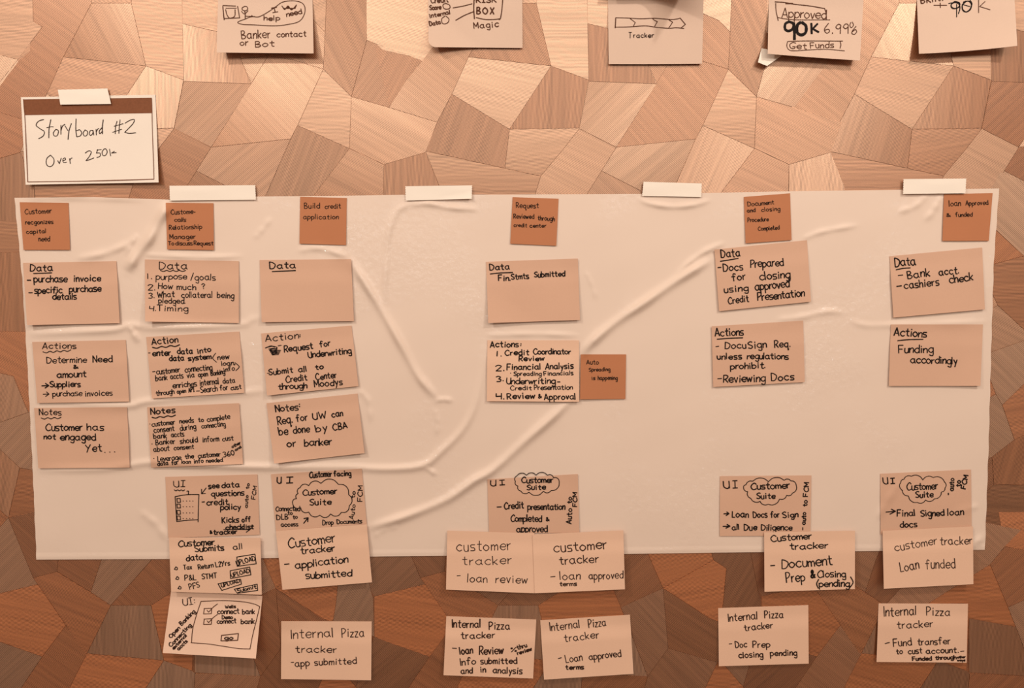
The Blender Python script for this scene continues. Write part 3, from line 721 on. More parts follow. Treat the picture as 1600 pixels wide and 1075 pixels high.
# ---- small terracotta notes
GS = 'small square terracotta sticky notes'
def dark(q, label, z, lines, extra=None, base=ON, **kk):
    s = note(q, base, M_DARK, label, GS, lift=kk.pop('lift', .6), belly=.3, wave=.15, **kk)
    k = Ink(s, z, auto=M_INK)
    for l in lines: k.text(*l)
    if extra: extra(k)
    k.done('handwriting', M_INK)
    return s
dark([(30.7,316),(107,317),(109.3,390.5),(36.7,390.5)], 'small square terracotta note about customer capital need, at the sheet top left corner', (20,280,4.48),
     [('Customer',85,242,270,238,36,TN), ('recgonizes',88,315,282,312,30,TN), ('capital',95,382,232,375,28,TN), ('need',182,435,258,433,34,TN)])
dark([(259,316.8),(333.5,317.4),(334,390.7),(261.2,389.7)], 'small square terracotta note reading Customer calls Relationship Manager', (210,300,4.884),
     [('Custome-',280,170,465,165,36,TN), ('calls',305,225,392,225,30,TN,0.1,1.2), ('Relationship',265,288,515,280,34,TN), ('Manager',270,358,465,355,34,TN), ('To discuss Request',258,405,600,405,30,TN,0,1.4,3.5)])
dark([(469,307.5),(541.9,309.3),(540.6,382.9),(467.9,380.7)], 'small square terracotta note reading Build credit application', (390,290,4.674),
     [('Build',400,165,512,165,38,TN), ('credit',550,168,665,165,34,TN), ('application',392,243,648,245,34,TN)])
dark([(800.9,308),(872.8,310.5),(869.2,384),(797.3,380.8)], 'small square terracotta note reading Request Reviewed through credit center', (740,290,3.072),
     [('Request',205,107,312,107,24,TN), ('Reviewed',193,158,290,158,22,TN), ('through',308,165,388,170,22,TN), ('credit',193,197,255,200,18,TN), ('center',270,200,348,200,18,TN)])
dark([(1162.3,307.6),(1234.5,302),(1236.9,375),(1165,380.2)], 'small square terracotta note reading Document and closing Procedure Completed', (1090,290,5.12),
     [('Document',402,165,612,148,34,TN,0,1.6), ('and',397,213,462,210,30,TN), ('closing',512,208,660,200,32,TN), ('Procedure',402,292,568,282,32,TN), ('Completed',487,360,655,350,32,TN)])
dark([(1475,303.3),(1551,301.7),(1545,376.3),(1472.5,376.5)], 'small square terracotta note reading loan Approved & funded, at the right end of the sheet', (1370,290,5.12),
     [('loan',580,165,672,162,44,TN), ('Approved',712,158,892,152,36,TN), ('&',560,248,590,248,26,TN), ('funded',630,250,765,246,34,TN)])
dark([(907.3,553.7),(978.3,553.7),(977.3,623.3),(906.3,624)], 'small square terracotta note reading Auto Spreading is happening, touching the middle Actions note', (740,290,3.072),
     [('Auto',542,858,600,858,22,TN), ('Spreading',555,892,655,890,18,TN), ('is',567,932,583,932,16,TN), ('happening',597,932,690,932,20,TN)], corners={'l': 1.5}, base=ON+.0006)

# ---- peach notes, one call each: corners, label, crop, strings, options
def peach(q, label, z, lines, mat=M_MID, ink=M_INK, draw=None, base=ON, group='peach sticky notes on the sheet', **kk):
    s = note(q, base, mat, label, group, **kk)
    k = Ink(s, z)
    if group == 'peach sticky notes on the sheet' and draw and lines[0][0].split()[0].rstrip(':') in ('Data','Action','Actions','Notes'):
        k.text(*lines[0]); k.done('heading', ink); lines = lines[1:]
    k.auto = ink
    for l in lines: k.text(*l)
    k.auto = None; k.done('handwritten_word', ink)
    if draw:
        draw(k)
    return s
def ul(pts, w=TK, ink=M_INK):
    def f(k):
        k.line(pts, w); k.done('underline', ink)
    return f
def uw(x0,y0,x1,y1,amp,n,w=MD):
    def f(k):
        k.wavy(x0,y0,x1,y1,amp,n,w); k.done('wavy_underline', M_INK)
    return f

peach([(36,410.8),(181.8,408),(187,505),(42.3,508)], 'peach note headed Data listing purchase invoice and specific purchase details', (20,280,4.48),
  [('Data',122,645,278,640,48,TK), ('-',100,720,125,720,40,TK), ('purchase',148,720,380,718,48,TK,0,1.3), ('invoice',425,715,615,712,44,TK), ('-',110,805,135,805,40,TK),
   ('specific',152,800,345,795,46,TK,0,1.3), ('purchase',395,790,618,786,46,TK,0,1.3), ('details',278,842,445,840,44,TK,0,1.3)],
  draw=ul([(145,660),(210,658),(272,655)]), lift=1.5, corners={'bl': 5})
peach([(226.4,405.4),(373.2,408),(373.2,504.8),(226.8,502.3)], 'peach note headed Data with a numbered list from purpose and goals to Timing', (210,300,4.884),
  [('Data',190,590,402,588,56,MD), ('1.',102,660,130,662,38,MD), ('purpose',165,668,400,664,46,MD,0,1.4), ('/',430,670,448,670,46,MD), ('goals',462,672,618,672,48,MD),
   ('2.',105,748,155,748,44,MD), ('How',182,738,292,742,44,MD), ('much',325,746,468,746,44,MD), ('?',515,738,540,738,40,MD),
   ('3.',108,808,150,808,40,MD), ('What',176,804,305,800,44,MD), ('collateral',360,806,595,806,46,MD), ('being',632,806,758,812,44,MD), ('pledged.',185,848,385,850,42,MD),
   ('4.',112,905,160,907,38,MD), ('Timing',172,908,408,910,44,MD)],
  draw=uw(198,602,390,602,4,4), lift=.8, corners={'bl': 9})
peach([(405.6,406.2),(548.5,404.9),(553,501.8),(408.8,503.3)], 'peach note headed Data with nothing written below the heading', (390,290,4.674),
  [('Data',148,605,335,603,50,TK)], draw=ul([(165,628),(250,624),(335,620)]), lift=1.6, corners={'bl': 2, 'tr': 4}, belly=1.5)
peach([(50.2,534.3),(196.5,531.2),(201.6,627.4),(58.4,629.8)], 'peach note headed Actions reading Determine Need & amount, leftmost column', (40,520,4.889),
  [('Actions',128,122,385,118,45,MD), ('Determine',162,232,465,226,48,MD,0,1.4), ('Need',515,226,662,222,48,TK), ('&',368,272,400,270,26,TK), ('amount',240,342,462,336,50,TK,0,1.4),
   ('>',125,418,178,416,44,TK), ('Suppliers',188,414,418,412,44,TK,0,1.4), ('>',133,482,178,480,44,MD), ('purchase',207,484,430,480,42,MD,0,1.4), ('invoices',455,484,662,478,42,MD)],
  draw=uw(132,150,345,135,5,4), lift=.6, corners={'tl': 3})
peach([(53.3,637.6),(198.5,636.2),(202.6,730.7),(59.8,731.7)], 'peach note headed Notes reading Customer has not engaged Yet', (40,520,4.889),
  [('Notes',105,628,272,628,45,MD), ('Customer',155,748,432,744,54,TK,0,1.3), ('has',470,742,595,744,52,TK), ('not',140,812,228,812,42,TK), ('engaged',265,820,535,820,54,TK,0,1.4),
   ('Yet',462,915,582,905,58,TK), ('.',605,915,607,915,20,TK), ('.',643,912,645,912,20,TK), ('.',680,910,682,910,20,TK)],
  draw=uw(118,655,270,650,5,3), lift=.5, corners={'tl': 3})
peach([(228.4,526.5),(374,518),(381.6,613.7),(237.4,622.7)], 'tilted peach note headed Action about entering data into data system', (220,505,8.6),
  [('Action',150,290,500,258,88,TK), ('-',105,420,130,418,70,MD), ('enter',160,440,402,428,80,TK,0,1.5), ('data',492,415,695,408,76,TK), ('into',762,408,945,380,70,TK),
   ('data',385,510,580,500,76,TK), ('system',640,500,945,480,66,TK,0,1.2), ('(',975,510,1015,505,95,MD), ('new',1035,490,1190,480,72,MD), ('loan,',1090,570,1265,555,60,MD,0,1.3),
   ('-',158,675,192,672,70,MD), ('customer',212,690,525,655,72,MD,0,1.3), ('connecting',595,660,960,625,80,MD,0,1.5), ('info',1118,655,1262,630,62,MD), (')',1275,620,1320,620,85,MD),
   ('bank',200,775,355,760,74,MD), ('accts',400,752,570,735,74,MD), ('via',625,735,720,722,72,MD), ('open',775,720,900,710,66,MD,0,1.2), ('Banking',945,705,1130,680,66,MD,0,1.0),
   ('enriches',430,870,752,845,76,MD,0,1.3), ('internal',795,842,1050,815,80,MD), ('data',1105,812,1265,795,68,MD),
   ('through',210,975,450,945,62,MD,0,1.3), ('open',490,945,605,930,56,MD,0,1.2), ('API',645,928,722,918,60,MD), ('-',745,930,790,928,60,MD), ('Search',805,935,1030,910,78,MD,0,1.3), ('for',1065,905,1170,895,74,MD), ('cust',1212,900,1350,880,64,MD)],
  draw=uw(155,333,520,298,9,3,TK), lift=.5)
peach([(229.9,636.3),(373.6,630),(379.7,725),(236.3,730.8)], 'peach note headed Notes densely filled with three bullets about consent', (220,620,8.889),
  [('Notes',140,245,475,220,80,TK), ('*',125,400,128,400,60,MD), ('customer',155,412,475,380,70,MD,0,1.3), ('needs',540,370,735,355,66,MD), ('to',800,350,872,345,60,MD), ('complete',925,350,1240,305,72,MD,0,1.3),
   ('consent',185,500,465,470,76,MD), ('during',548,470,765,445,76,MD), ('connecting',845,440,1175,405,68,MD,0,1.3), ('bank',180,582,358,570,68,MD), ('accts',425,560,600,545,70,MD),
   ('*',155,675,158,675,60,MD), ('Banker',210,668,475,650,74,MD), ('should',548,650,790,630,72,MD), ('inform',858,630,1085,615,74,MD), ('cust',1135,615,1285,600,66,MD),
   ('about',180,765,395,745,72,MD), ('consent',460,740,735,720,62,MD), ('*',180,875,183,875,60,MD), ('Leverage',238,900,560,870,74,MD,0,1.3), ('the',618,860,735,850,62,MD),
   ('customer',798,850,1105,825,64,MD,0,1.3), ('360',1148,835,1300,810,72,MD), ('data',235,960,380,945,60,MD), ('for',430,945,515,935,62,MD), ('loan',568,930,690,925,56,MD), ('info',740,925,870,915,62,MD), ('needed.',910,915,1140,900,58,MD,0,1.3),
   ('other',1272,712,1390,650,40,MD,0,1.2), ('and',1315,755,1395,705,36,MD)],
  draw=uw(155,293,480,262,8,3,TK), lift=.5, corners={'tr': 3})
def scrib(k):
    for i in range(5): k.line([(86+i*7,180+i*12),(130,172+i*15),(158,184+i*9),(100+i*5,200+i*9),(185-i*4,202+i*8)], 1.15)
    k.line([(70,185),(110,170),(140,178)], 1.6); k.done('scribbled_out_word', M_INK)
peach([(408,521),(549.2,508.6),(560,603.4),(417.2,618)], 'tilted peach note headed Action reading Request for Underwriting', (400,505,4.778),
  [('Action',72,138,318,112,50,MD), (':',328,105,330,105,34,TK), ('-',168,180,192,176,40,MD), ('Request',212,215,425,190,46,TK,0,1.4), ('for',478,178,555,168,46,TK), ('Underwriting',392,258,712,225,44,TK,0,1.3),
   ('-',85,382,102,380,30,MD), ('Submit',98,388,275,368,44,TK), ('all',318,366,380,360,42,TK), ('to',445,346,503,340,36,TK), ('Credit',225,442,382,425,46,TK), ('Center',450,425,602,405,46,TK),
   ('through',168,495,380,482,42,TK,0,1.3), ('Moodys',438,476,645,460,48,TK)],
  draw=scrib, lift=.9, corners={'bl': 4})
peach([(416.3,630),(558.6,614.9),(569.5,708),(428.3,724.3)], 'tilted peach note headed Notes reading Req. for UW can be done', (400,505,4.778),
  [('Notes',148,662,315,648,50,TK,0,1.5), (':',325,628,328,628,40,TK), ('Req.',165,758,270,742,60,TK,0,1.4), ('for',302,736,385,722,54,TK), ('UW',425,722,525,710,50,TK), ('can',568,702,648,690,48,TK),
   ('be',175,838,240,828,60,TK), ('done',280,825,400,812,56,TK), ('by',450,812,530,800,52,TK), ('CBA',578,800,682,782,46,TK), ('or',235,925,298,918,50,TK), ('banker',362,918,565,905,54,TK,0,1.3)],
  lift=1.6, corners={'bl': 6, 'br': 3, 'tl': 4})
peach([(759.5,409),(902.8,404),(906.3,500),(762.8,504.8)], 'peach note headed Data reading Fin. Stmts Submitted', (740,290,3.072),
  [('Data',78,405,172,402,30,TK), ('Fin.',120,457,175,455,26,TK), ('Stmts',182,450,265,446,26,TK), ('Submitted',292,440,438,435,26,TK)],
  draw=ul([(80,424),(130,419),(187,417)]), lift=2.2, corners={'bl': 4, 'tr': 3}, belly=1.4)
peach([(761.5,531.5),(904.7,531.8),(905,627.9),(760.8,627)], 'light peach note headed Actions with a four-item list ending Review & Approval', (740,290,3.072),
  [('Actions',80,776,215,774,28,TK), (':',226,770,228,770,20,TK), ('1.',112,818,132,818,24,TK), ('Credit',152,814,265,812,26,TK), ('Coordinator',288,810,466,808,26,TK,0,1.2), ('Review',218,842,340,840,24,TK),
   ('2.',108,890,145,890,28,TK), ('Financial',160,884,322,882,28,TK), ('Analysis',345,882,478,878,28,TK), ('*',178,908,180,908,20,MD), ('Spreading',193,912,325,912,20,MD), ('Financials',338,912,478,908,20,MD),
   ('3.',112,940,142,938,26,TK), ('Underwriting',158,952,392,950,28,TK,0,1.2), ('-',402,950,414,950,28,TK), ('Credit',178,982,278,980,20,MD), ('Presentation',292,980,475,978,22,MD,0,1.2),
   ('4.',108,1026,145,1024,28,TK), ('Review',162,1024,295,1022,28,TK), ('&',312,1020,326,1018,20,TK), ('Approval',340,1028,490,1025,28,TK)],
  mat=M_MIDP, lift=1.8, corners={'tr': 2})
peach([(1116.4,390),(1260.9,375.2),(1267.3,471.3),(1123.6,486.3)], 'tilted peach note headed Data reading Docs Prepared for closing', (1090,290,5.12),
  [('Data',190,575,340,565,66,TK), ('-',165,672,190,670,50,TK), ('Docs',208,685,362,675,62,TK), ('Prepared',425,655,688,640,62,TK,0,1.3), ('for',278,762,385,750,58,TK), ('closing',498,755,740,735,62,TK,0,1.3),
   ('using',215,855,405,840,52,TK), ('approved',462,838,735,812,66,TK,0,1.2), ('Credit',248,945,410,928,54,TK), ('Presentation',482,920,855,885,60,TK,0,1.1)],
  draw=ul([(183,605),(250,595),(325,582)]), lift=.8, corners={'tl': 3})
peach([(1112,509.8),(1255,501),(1257.5,597),(1114.4,604.8)], 'peach note headed Actions about regulations, ending Reviewing Docs', (1090,490,8),
  [('Actions',220,285,572,265,95,TK,0,1.4), ('-',232,432,268,428,80,MD), ('Docu',345,440,605,432,82,TK), ('Sign',638,440,862,418,90,TK), ('Req.',965,425,1155,410,85,TK), ('unless',248,572,552,565,72,TK), ('regulations',620,565,1135,570,76,TK,0,1.3),
   ('prohibit.',412,695,840,680,75,TK,0,1.5), ('-',252,835,302,832,70,TK), ('Reviewing',325,865,845,845,95,TK,0,1.3), ('Docs',925,842,1205,830,92,TK)],
  draw=ul([(245,320),(400,308),(565,302)]), lift=.4, corners={'tl': 3})
peach([(1390,400.4),(1534.6,386.7),(1539,483.4),(1396,496.4)], 'tilted peach note headed Data reading Bank acct. and cashiers check', (1370,290,5.12),
  [('Data',148,650,312,632,70,TK,0,1.3), ('-',172,732,208,728,50,TK), ('Bank',250,745,425,722,62,TK), ('acct.',500,718,655,702,58,TK), ('-',160,820,198,815,50,TK), ('cashiers',222,825,498,795,60,TK), ('check',585,782,770,755,62,TK,0,1.4)],
  draw=ul([(155,673),(210,662),(268,658)]), lift=1.2, belly=1.4)
peach([(1392,507),(1535.9,507),(1532,602.9),(1388.8,603)], 'peach note headed Actions reading Funding accordingly', (1370,490,8),
  [('Actions',215,270,620,295,98,TK,0,1.4), ('Funding',275,490,705,488,95,TK,0,1.4), ('accordingly',422,615,1005,630,90,TK,0,1.3)],
  draw=ul([(262,338),(400,325),(578,322)]), lift=.6, corners={'br': 3}, belly=1.2)

def dr_check(k):
    k.wavy(165,185,248,185,4,3,MD); k.done('wavy_underline', M_INK)
    k.line([(172,235),(260,220),(362,218)], MD); k.line([(172,235),(178,330),(185,435)], MD); k.line([(185,435),(260,425),(355,420)], MD); k.line([(362,218),(358,330),(355,438)], MD); k.line([(265,192),(278,190),(278,205),(278,215)], MD)
    for yy in (265, 310, 360, 405):
        k.line([(185,yy-15),(185,yy-15),(212,yy-15),(212,yy-15),(215,yy+15),(215,yy+15),(190,yy+17),(190,yy+17),(186,yy-16)], MD)
        for xx in (235, 262, 288, 312): k.line([(xx,yy+5),(xx+3,yy+6)], MD)
    k.done('checklist_drawing', M_INK)
    k.line([(420,165),(385,212)], MD); k.line([(383,175),(383,175),(383,213),(383,213),(415,210)], MD); k.line([(560,500),(700,498),(762,500)], MD); k.line([(740,520),(768,500),(790,478)], MD)
    k.done('arrow_drawing', M_INK)
peach([(258.2,745.2),(402.2,741.3),(405.7,835.5),(263,840.4)], 'peach UI note with a small checklist drawing, reading see data questions', (240,730,5.117),
  [('UI',162,158,250,155,50,MD), ('see',440,172,525,165,44,TK), ('data',545,165,685,158,44,TK), ('questions',462,232,722,225,46,TK,0,1.3), ('-',388,290,408,288,40,TK), ('credit',425,305,595,298,48,TK), ('policy',535,340,695,335,46,TK,0,1.3),
   ('Kicks',548,445,680,440,46,TK), ('off',708,438,775,435,42,TK), ('checklist',578,498,798,492,38,TK,0,1.3), ('&',452,530,468,528,22,TK), ('tracker',480,540,665,532,38,TK),
   ('auto',750,325,758,225,26,MD), ('to',760,175,765,130,26,MD), ('FCM',812,258,825,155,30,MD)],
  draw=dr_check, lift=.2, belly=.4, corners={'br': -0.0})
def dr_sub(k):
    for x0,y0,x1,y1,x2,y2,x3,y3 in ((665,718,810,695,820,772,668,792),(612,828,768,798,778,860,615,890),(515,932,695,895,702,935,545,985),(645,975,828,935,832,985,668,1008)):
        k.line([(x0,y0),(x0,y0),(x1,y1),(x1,y1),(x2,y2),(x2,y2),(x3,y3),(x3,y3),(x0,y0)], MD, False)
    k.done('button_outline_drawing', M_INK)
    for x, y in ((178,808),(188,886),(207,962)): k.line([(x-12,y+8),(x,y-12),(x,y-12),(x+12,y-2),(x+8,y+12),(x-12,y+8)], MD)
    k.done('checkbox_drawing', M_INK)
peach([(263.8,839.8),(407,840.5),(409,929.3),(267.4,924.5)], 'light peach note reading Customer Submits all data with upload buttons', (240,730,5.117),
  [('Customer',200,635,488,622,50,TK,0,1.3), ('Submits',332,675,562,665,46,TK,0,1.4), ('all',638,662,712,652,46,MD), ('data',262,750,395,740,48,TK), ('Tax',240,818,305,815,36,MD), ('Return',360,818,478,800,38,MD,0,1.3), ('L2Yrs',500,800,610,782,40,MD),
   ('UPLOAD',668,785,815,742,36,MD), ('P&L',250,905,340,900,40,MD), ('STMT',388,895,505,885,40,MD), ('UPLOAD',625,880,770,840,32,MD), ('PFS',290,978,370,958,44,MD), ('UPLOAD',545,960,690,918,28,MD), ('Submit',672,1002,822,968,28,MD,0,1.3)],
  mat=M_MIDP, draw=dr_sub, lift=2.5, corners={'tr': 2}, belly=2.2, base=ON+.0034, group='sticky notes hanging over the sheet bottom edge')
def dr_bank(k):
    k.line([(612,245),(900,235),(1150,250),(1300,280),(1370,312),(1370,312),(1330,480),(1280,680),(1245,860),(1245,860),(1100,855),(900,825),(700,795),(500,780),(492,760),(505,600),(560,400),(612,245)], 1.2)
    for y in (370, 505): k.line([(650,y-32),(650,y-32),(750,y-36),(750,y-36),(745,y+34),(745,y+34),(645,y+38),(645,y+38),(655,y-35)], 1.2); k.line([(690,y-10),(710,y+15),(710,y+15),(770,y-50),(825,y-92)], 1.2)
    k.line([(875,685),(875,685),(1095,660),(1095,660),(1085,748),(1085,748),(870,755),(870,755),(877,685)], 1.4)
    k.done('screen_drawing', M_PEN)
peach([(267.4,923),(410,931.2),(399.7,1029),(254.2,1020.3)], 'cream UI note with a drawn screen of two ticked connect bank boxes', (240,910,8.267),
  [('UI:',380,298,532,275,85,1.2), ('connect',825,410,1105,400,66,1.5,0,1.4), ('bank',1148,410,1305,405,64,1.5), ('connect',820,535,1065,525,62,1.5,0,1.4), ('bank',1130,535,1300,532,62,1.5), ('Wells',925,335,1060,330,40,1.4), ('Demo',885,475,1022,470,46,1.5),
   ('go',915,740,1025,735,48,1.6), ('Open',225,720,345,600,52,1.6,0,1.4), ('Banking',365,560,540,385,52,1.6,0,1.4), ('Connecting',225,835,490,560,48,1.6,0,1.3), ('external',262,870,430,690,40,1.6,0,1.2), ('accts',325,880,440,765,44,1.6)],
  mat=M_PEACHY, ink=M_FINE, draw=dr_bank, lift=13, corners={'br': 4}, belly=2, base=OW+.0012, follow=False, group='sticky notes hanging over the sheet bottom edge')
def dr_cloudA(k):
    k.cloud([(285,262),(300,215),(370,198),(468,180),(608,188),(690,270),(695,360),(632,412),(545,425),(460,435),(370,410),(305,375),(242,345),(272,302)], 1.3, .27); k.done('cloud_outline', M_INK)
    k.line([(330,500),(365,455)], TK); k.line([(332,462),(332,462),(365,455),(365,455),(362,488)], TK); k.done('arrow_drawing', M_INK)
peach([(423.3,741),(565.3,732.3),(573,818.7),(431,829.8)], 'peach UI note reading Customer facing above a large hand-drawn cloud', (410,720,5.119),
  [('U',118,182,150,180,48,TK), ('I',192,178,242,176,46,TK), ('Customer',378,135,555,125,46,TK,0,1.2), ('facing',572,125,708,118,42,TK), ('Customer',325,275,595,262,48,TK,0,1.3), ('Suite',380,355,550,350,46,TK),
   ('Connected',108,402,300,400,38,MD,0,1.3), ('to',202,430,240,430,30,MD), ('DLB',115,470,205,468,40,MD), ('to',245,465,280,463,32,MD), ('access',150,525,285,522,34,MD), ('Drop',482,512,568,508,38,MD), ('Documents',598,505,795,498,34,MD,0,1.2),
   ('Auto',728,468,745,352,34,MD), ('to',738,298,742,245,30,MD), ('FCM',798,325,798,200,36,MD)],
  draw=dr_cloudA, lift=.2, belly=.4)
peach([(431,829.8),(573,819),(581.3,909.9),(441.3,921.6)], 'peach note reading Customer tracker application submitted, below the large cloud note', (410,720,5.119),
  [('Customer',212,700,585,645,74,TK,0,1.4), ('tracker',308,745,580,722,52,TK,0,1.5), ('-',178,842,215,838,50,TK), ('application',265,862,685,812,60,TK,0,1.2), ('submitted',350,945,715,922,56,TK,0,1.4)],
  mat=M_MIDP, lift=2.5, base=ON+.0034, group='sticky notes hanging over the sheet bottom edge')
def pale(q, label, z, lines, mat=M_PALE, **kk):
    kk.setdefault('base', OW); kk.setdefault('follow', False); kk.setdefault('belly', 2.0)
    return peach(q, label, z, lines, mat=mat, ink=M_FINE, **kk)
GB = 'sticky notes in the lowest row'
pale([(439.5,970.5),(580.8,971),(579.9,1063),(439.2,1061)], 'light peach note reading Internal Pizza tracker app submitted', (420,950,8.6),
  [('|nternal',305,412,870,385,125,1.35), ('Pizza',985,392,1280,385,115,1.35), ('tracker',362,600,910,600,92,1.35), ('-',300,755,335,752,80,1.3), ('app',355,790,548,775,92,1.5), ('submitted',618,772,1180,750,85,1.4)],
  mat=M_MIDP, lift=4, corners={'tl': 5}, group=GB)
def dr_cloudB(k):
    k.cloud([(615,305),(580,240),(600,165),(735,155),(868,155),(1025,155),(1110,190),(1190,245),(1075,370),(970,378),(768,392),(655,375)], 1.25, .25); k.done('cloud_outline', M_INK)
peach([(761.4,749),(902.8,740.8),(905.4,832.8),(764.2,832.8)], 'peach UI note reading Credit presentation Completed & approved', (740,725,8.889),
  [('U',238,310,310,302,80,TK), ('I',365,290,432,285,68,TK), ('Customer',670,262,1105,255,82,TK,0,1.2), ('Suite',742,358,1000,352,70,TK), ('-',330,620,388,618,70,TK), ('Credit',430,630,695,615,92,TK), ('presentation',752,635,1268,630,85,TK,0,1.2),
   ('Completed',520,800,945,800,92,TK,0,1.2), ('&',1010,790,1050,788,50,TK), ('approved',598,945,1025,945,95,TK,0,1.2), ('Auto',1355,832,1368,620,75,TK), ('to',1360,545,1362,460,62,TK), ('FCM',1432,592,1438,400,58,TK)],
  draw=dr_cloudB, lift=.2, belly=.4, corners={'tr': 2})
pale([(699,829.3),(835,833),(835.8,927),(696.9,921.3)], 'light peach note reading customer tracker loan review', (680,820,5.161),
  [('customer',172,215,610,202,80,1.25,0,2.2), ('tracker',222,325,615,315,68,1.25,0,2.2), ('-',178,428,205,426,60,1.2), ('loan',260,465,418,465,66,1.3), ('review',488,468,745,472,66,1.3)],
  mat=M_MIDP, base=ON+.0034, lift=4.5, corners={'br': 3}, group='sticky notes hanging over the sheet bottom edge')
pale([(832,835),(974,828.7),(976.5,920.8),(835.6,927)], 'light peach note reading customer tracker loan approved terms', (680,820,5.161),
  [('customer',958,225,1385,190,78,1.6,0,1.8), ('tracker',1005,322,1318,300,68,1.5,0,1.8), ('-',935,435,970,432,60,1.3), ('loan',1008,445,1168,440,68,1.35), ('approved',1240,440,1515,432,62,1.35), ('terms',1005,495,1140,490,34,1.5)],
  mat=M_MIDP, base=ON+.0046, lift=4, corners={'bl': 4}, group='sticky notes hanging over the sheet bottom edge')
pale([(697.4,962.8),(837.9,968),(832.9,1060.2),(693,1055)], 'light peach note reading Internal Pizza tracker loan Review Info submitted', (680,950,8.6),
  [('|nternal',232,262,610,262,105,1.7), ('Pizza',725,290,1002,285,105,1.6), ('tracker',350,415,800,402,88,1.6), ('-',232,562,288,565,70,1.5), ('loan',335,625,505,605,100,1.9), ('Review',595,625,915,615,105,1.9,0,1.4), ('%',1025,590,1090,580,50,1.5), ('thru',1108,562,1235,520,55,1.6),
   ('review',1110,630,1300,570,52,1.6), ('|nfo',345,770,545,755,92,1.7), ('submitted',612,752,1098,748,80,1.7), ('and',348,882,500,875,80,1.7), ('in',608,865,678,862,75,1.7), ('analysis',775,870,1165,885,82,1.7)],
  mat=M_MIDP, lift=5, belly=3, group=GB)
pale([(844.2,969.2),(984.4,960.5),(989.9,1052.9),(850,1062)], 'light peach note reading Internal Pizza tracker Loan approved terms', (830,950,8.6),
  [('|nternal',258,308,655,262,108,1.35), ('Pizza',775,262,1005,240,110,1.35), ('tracker',450,455,910,400,100,1.35,0,2.2), ('-',368,700,410,688,70,1.3), ('Loan',472,738,688,700,100,1.35), ('approved',782,702,1208,650,92,1.5,0,1.7), ('terms',465,828,705,822,58,1.8)],
  mat=M_MIDP, lift=5, corners={'tr': 2}, belly=3, group=GB)
def dr_cloudC(k):
    k.cloud([(575,320),(520,265),(552,232),(640,185),(848,190),(1055,172),(1145,180),(1215,240),(1165,340),(1088,370),(995,420),(845,488),(738,450),(615,410)], 1.3, .22); k.done('cloud_outline', M_INK)
peach([(1125,744),(1267.8,742.8),(1266.3,836.9),(1124.7,837.8)], 'peach UI note reading Loan Docs for Sign under a cloud', (1100,730,8.421),
  [('UI',262,278,440,270,90,TK,0,3), ('Customer',622,295,1130,275,85,TK,0,1.3), ('Suite',695,415,935,410,72,TK), ('>',262,632,330,630,60,TK), ('Loan',372,660,585,660,82,TK), ('Docs',650,662,832,660,82,TK), ('for',878,662,990,655,76,TK), ('Sign',1040,665,1238,655,72,TK),
   ('>',250,795,340,793,65,TK), ('all',372,825,465,820,72,TK), ('Due',530,832,695,828,82,TK), ('Diligence',755,830,1160,830,78,TK,0,1.4), ('-',1312,825,1312,795,40,TK), ('auto',1335,755,1340,595,55,TK), ('to',1355,515,1358,435,58,TK), ('FCM',1365,385,1380,205,60,TK)],
  draw=dr_cloudC, lift=.2, belly=.4)
peach([(1194,831.7),(1336,829.3),(1335.7,920.4),(1194.6,924.7)], 'peach note reading Customer tracker Document Prep & Closing pending', (1180,820,9.412),
  [('Customer',240,245,830,205,95,TK,0,1.3), ('tracker',515,365,1070,340,95,TK,0,1.4), ('-',230,622,290,618,70,TK), ('Document',395,640,1135,582,140,TK,0,1.4), ('Prep',462,850,735,820,140,TK), ('Closing',920,775,1330,765,100,TK,0,1.3), ('(pending',905,915,1385,905,100,TK,0,1.3), (')',1390,900,1430,900,120,TK), ('&',825,785,880,780,110,2.6)],
  mat=M_MIDP, base=ON+.0034, lift=2.5, corners={'bl': 3}, group='sticky notes hanging over the sheet bottom edge')
def dr_cloudD(k):
    k.cloud([(255,210),(250,150),(275,125),(335,100),(430,130),(515,110),(610,150),(612,195),(582,230),(525,285),(452,295),(385,315),(312,262),(262,215)], 1.2, .22); k.done('cloud_outline', M_INK)
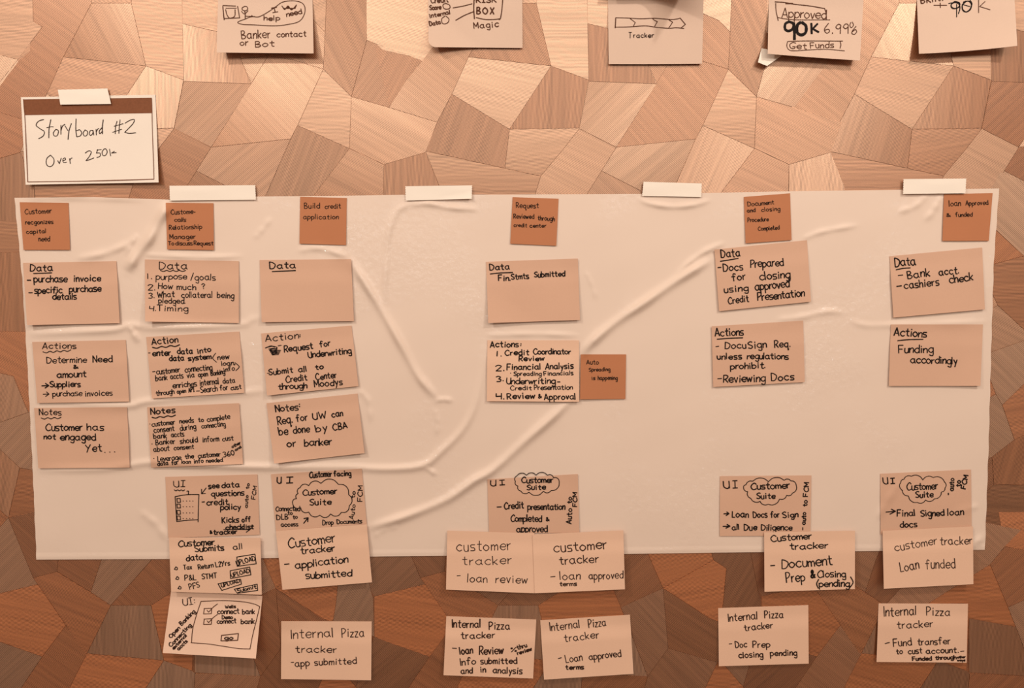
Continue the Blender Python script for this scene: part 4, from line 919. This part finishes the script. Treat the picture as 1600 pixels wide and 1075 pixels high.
peach([(1375.6,740.3),(1517.3,733.6),(1518.3,828),(1376,835)], 'peach UI note reading Final Signed loan docs under a cloud', (1360,725,5.244),
  [('U',108,162,145,160,55,TK), ('I',168,160,200,158,45,TK), ('Customer',300,212,552,205,56,TK,0,1.2), ('Suite',372,275,515,270,48,TK), ('>',128,408,205,402,50,TK), ('Final',220,430,368,425,54,TK), ('Signed',415,430,605,422,52,TK,0,1.4), ('loan',635,420,765,415,54,TK), ('docs',245,522,382,515,50,TK),
   ('-',650,252,650,238,30,TK), ('auto',680,220,685,118,40,TK), ('to',738,185,740,135,38,TK), ('FCM',780,205,800,95,38,TK)],
  draw=dr_cloudD, lift=.2, belly=.4)
pale([(1379,829.3),(1520.2,822.3),(1521,912.8),(1381,919.9)], 'light peach note reading customer tracker Loan funded', (1360,725,5.244),
  [('customer',205,715,548,655,70,1.25,0,1.7), ('tracker',572,665,835,655,66,1.3), ('Loan',250,885,400,855,78,1.35), ('funded',455,860,695,852,78,1.3)],
  mat=M_MIDP, base=ON+.0034, lift=4, belly=2.5, group='sticky notes hanging over the sheet bottom edge')
pale([(1122.2,950.2),(1263,945.4),(1263.6,1036.9),(1123.2,1041)], 'light peach note reading Internal Pizza tracker Doc Prep closing pending', (1100,930,8.421),
  [('|nternal',325,345,705,315,100,1.5), ('Pizza',800,305,1042,300,95,1.5), ('tracker',535,472,905,430,86,1.5), ('-',332,665,368,662,70,1.4), ('Doc',418,692,565,680,82,1.5), ('Prep',645,690,870,680,82,1.5), ('closing',460,825,775,815,80,1.7), ('pending',875,800,1222,790,75,1.7)],
  mat=M_MIDP, lift=3, group=GB)
pale([(1372.8,942.8),(1512.5,943.3),(1510.3,1035.5),(1369.6,1034.3)], 'light peach note reading Internal Pizza tracker Fund transfer to account', (1350,930,8.421),
  [('|nternal',268,280,690,262,125,1.4), ('Pizza',825,265,1130,270,105,1.35), ('tracker',440,438,905,415,95,1.35), ('-',282,655,340,640,60,1.4), ('Fund',390,675,628,655,95,1.5), ('transfer',708,662,1135,640,88,1.5), ('to',430,778,510,770,68,1.5), ('cust',585,775,765,765,75,1.6), ('account',820,770,1215,755,75,1.6), ('.',1240,755,1242,755,50,1.5), ('-',1270,750,1315,745,40,1.6),
   ('Funded',640,862,890,855,50,1.8), ('through',940,850,1215,840,50,1.8,0,1.5), ('other',1232,830,1335,825,28,1.5,0,1.2), ('ways',1232,868,1330,868,26,1.5)],
  mat=M_MIDP, lift=3, corners={'tr': 2}, group=GB)
print('objects', len(bpy.data.objects), 'tris', sum(len(o.data.polygons) for o in bpy.data.objects if o.type == 'MESH'))
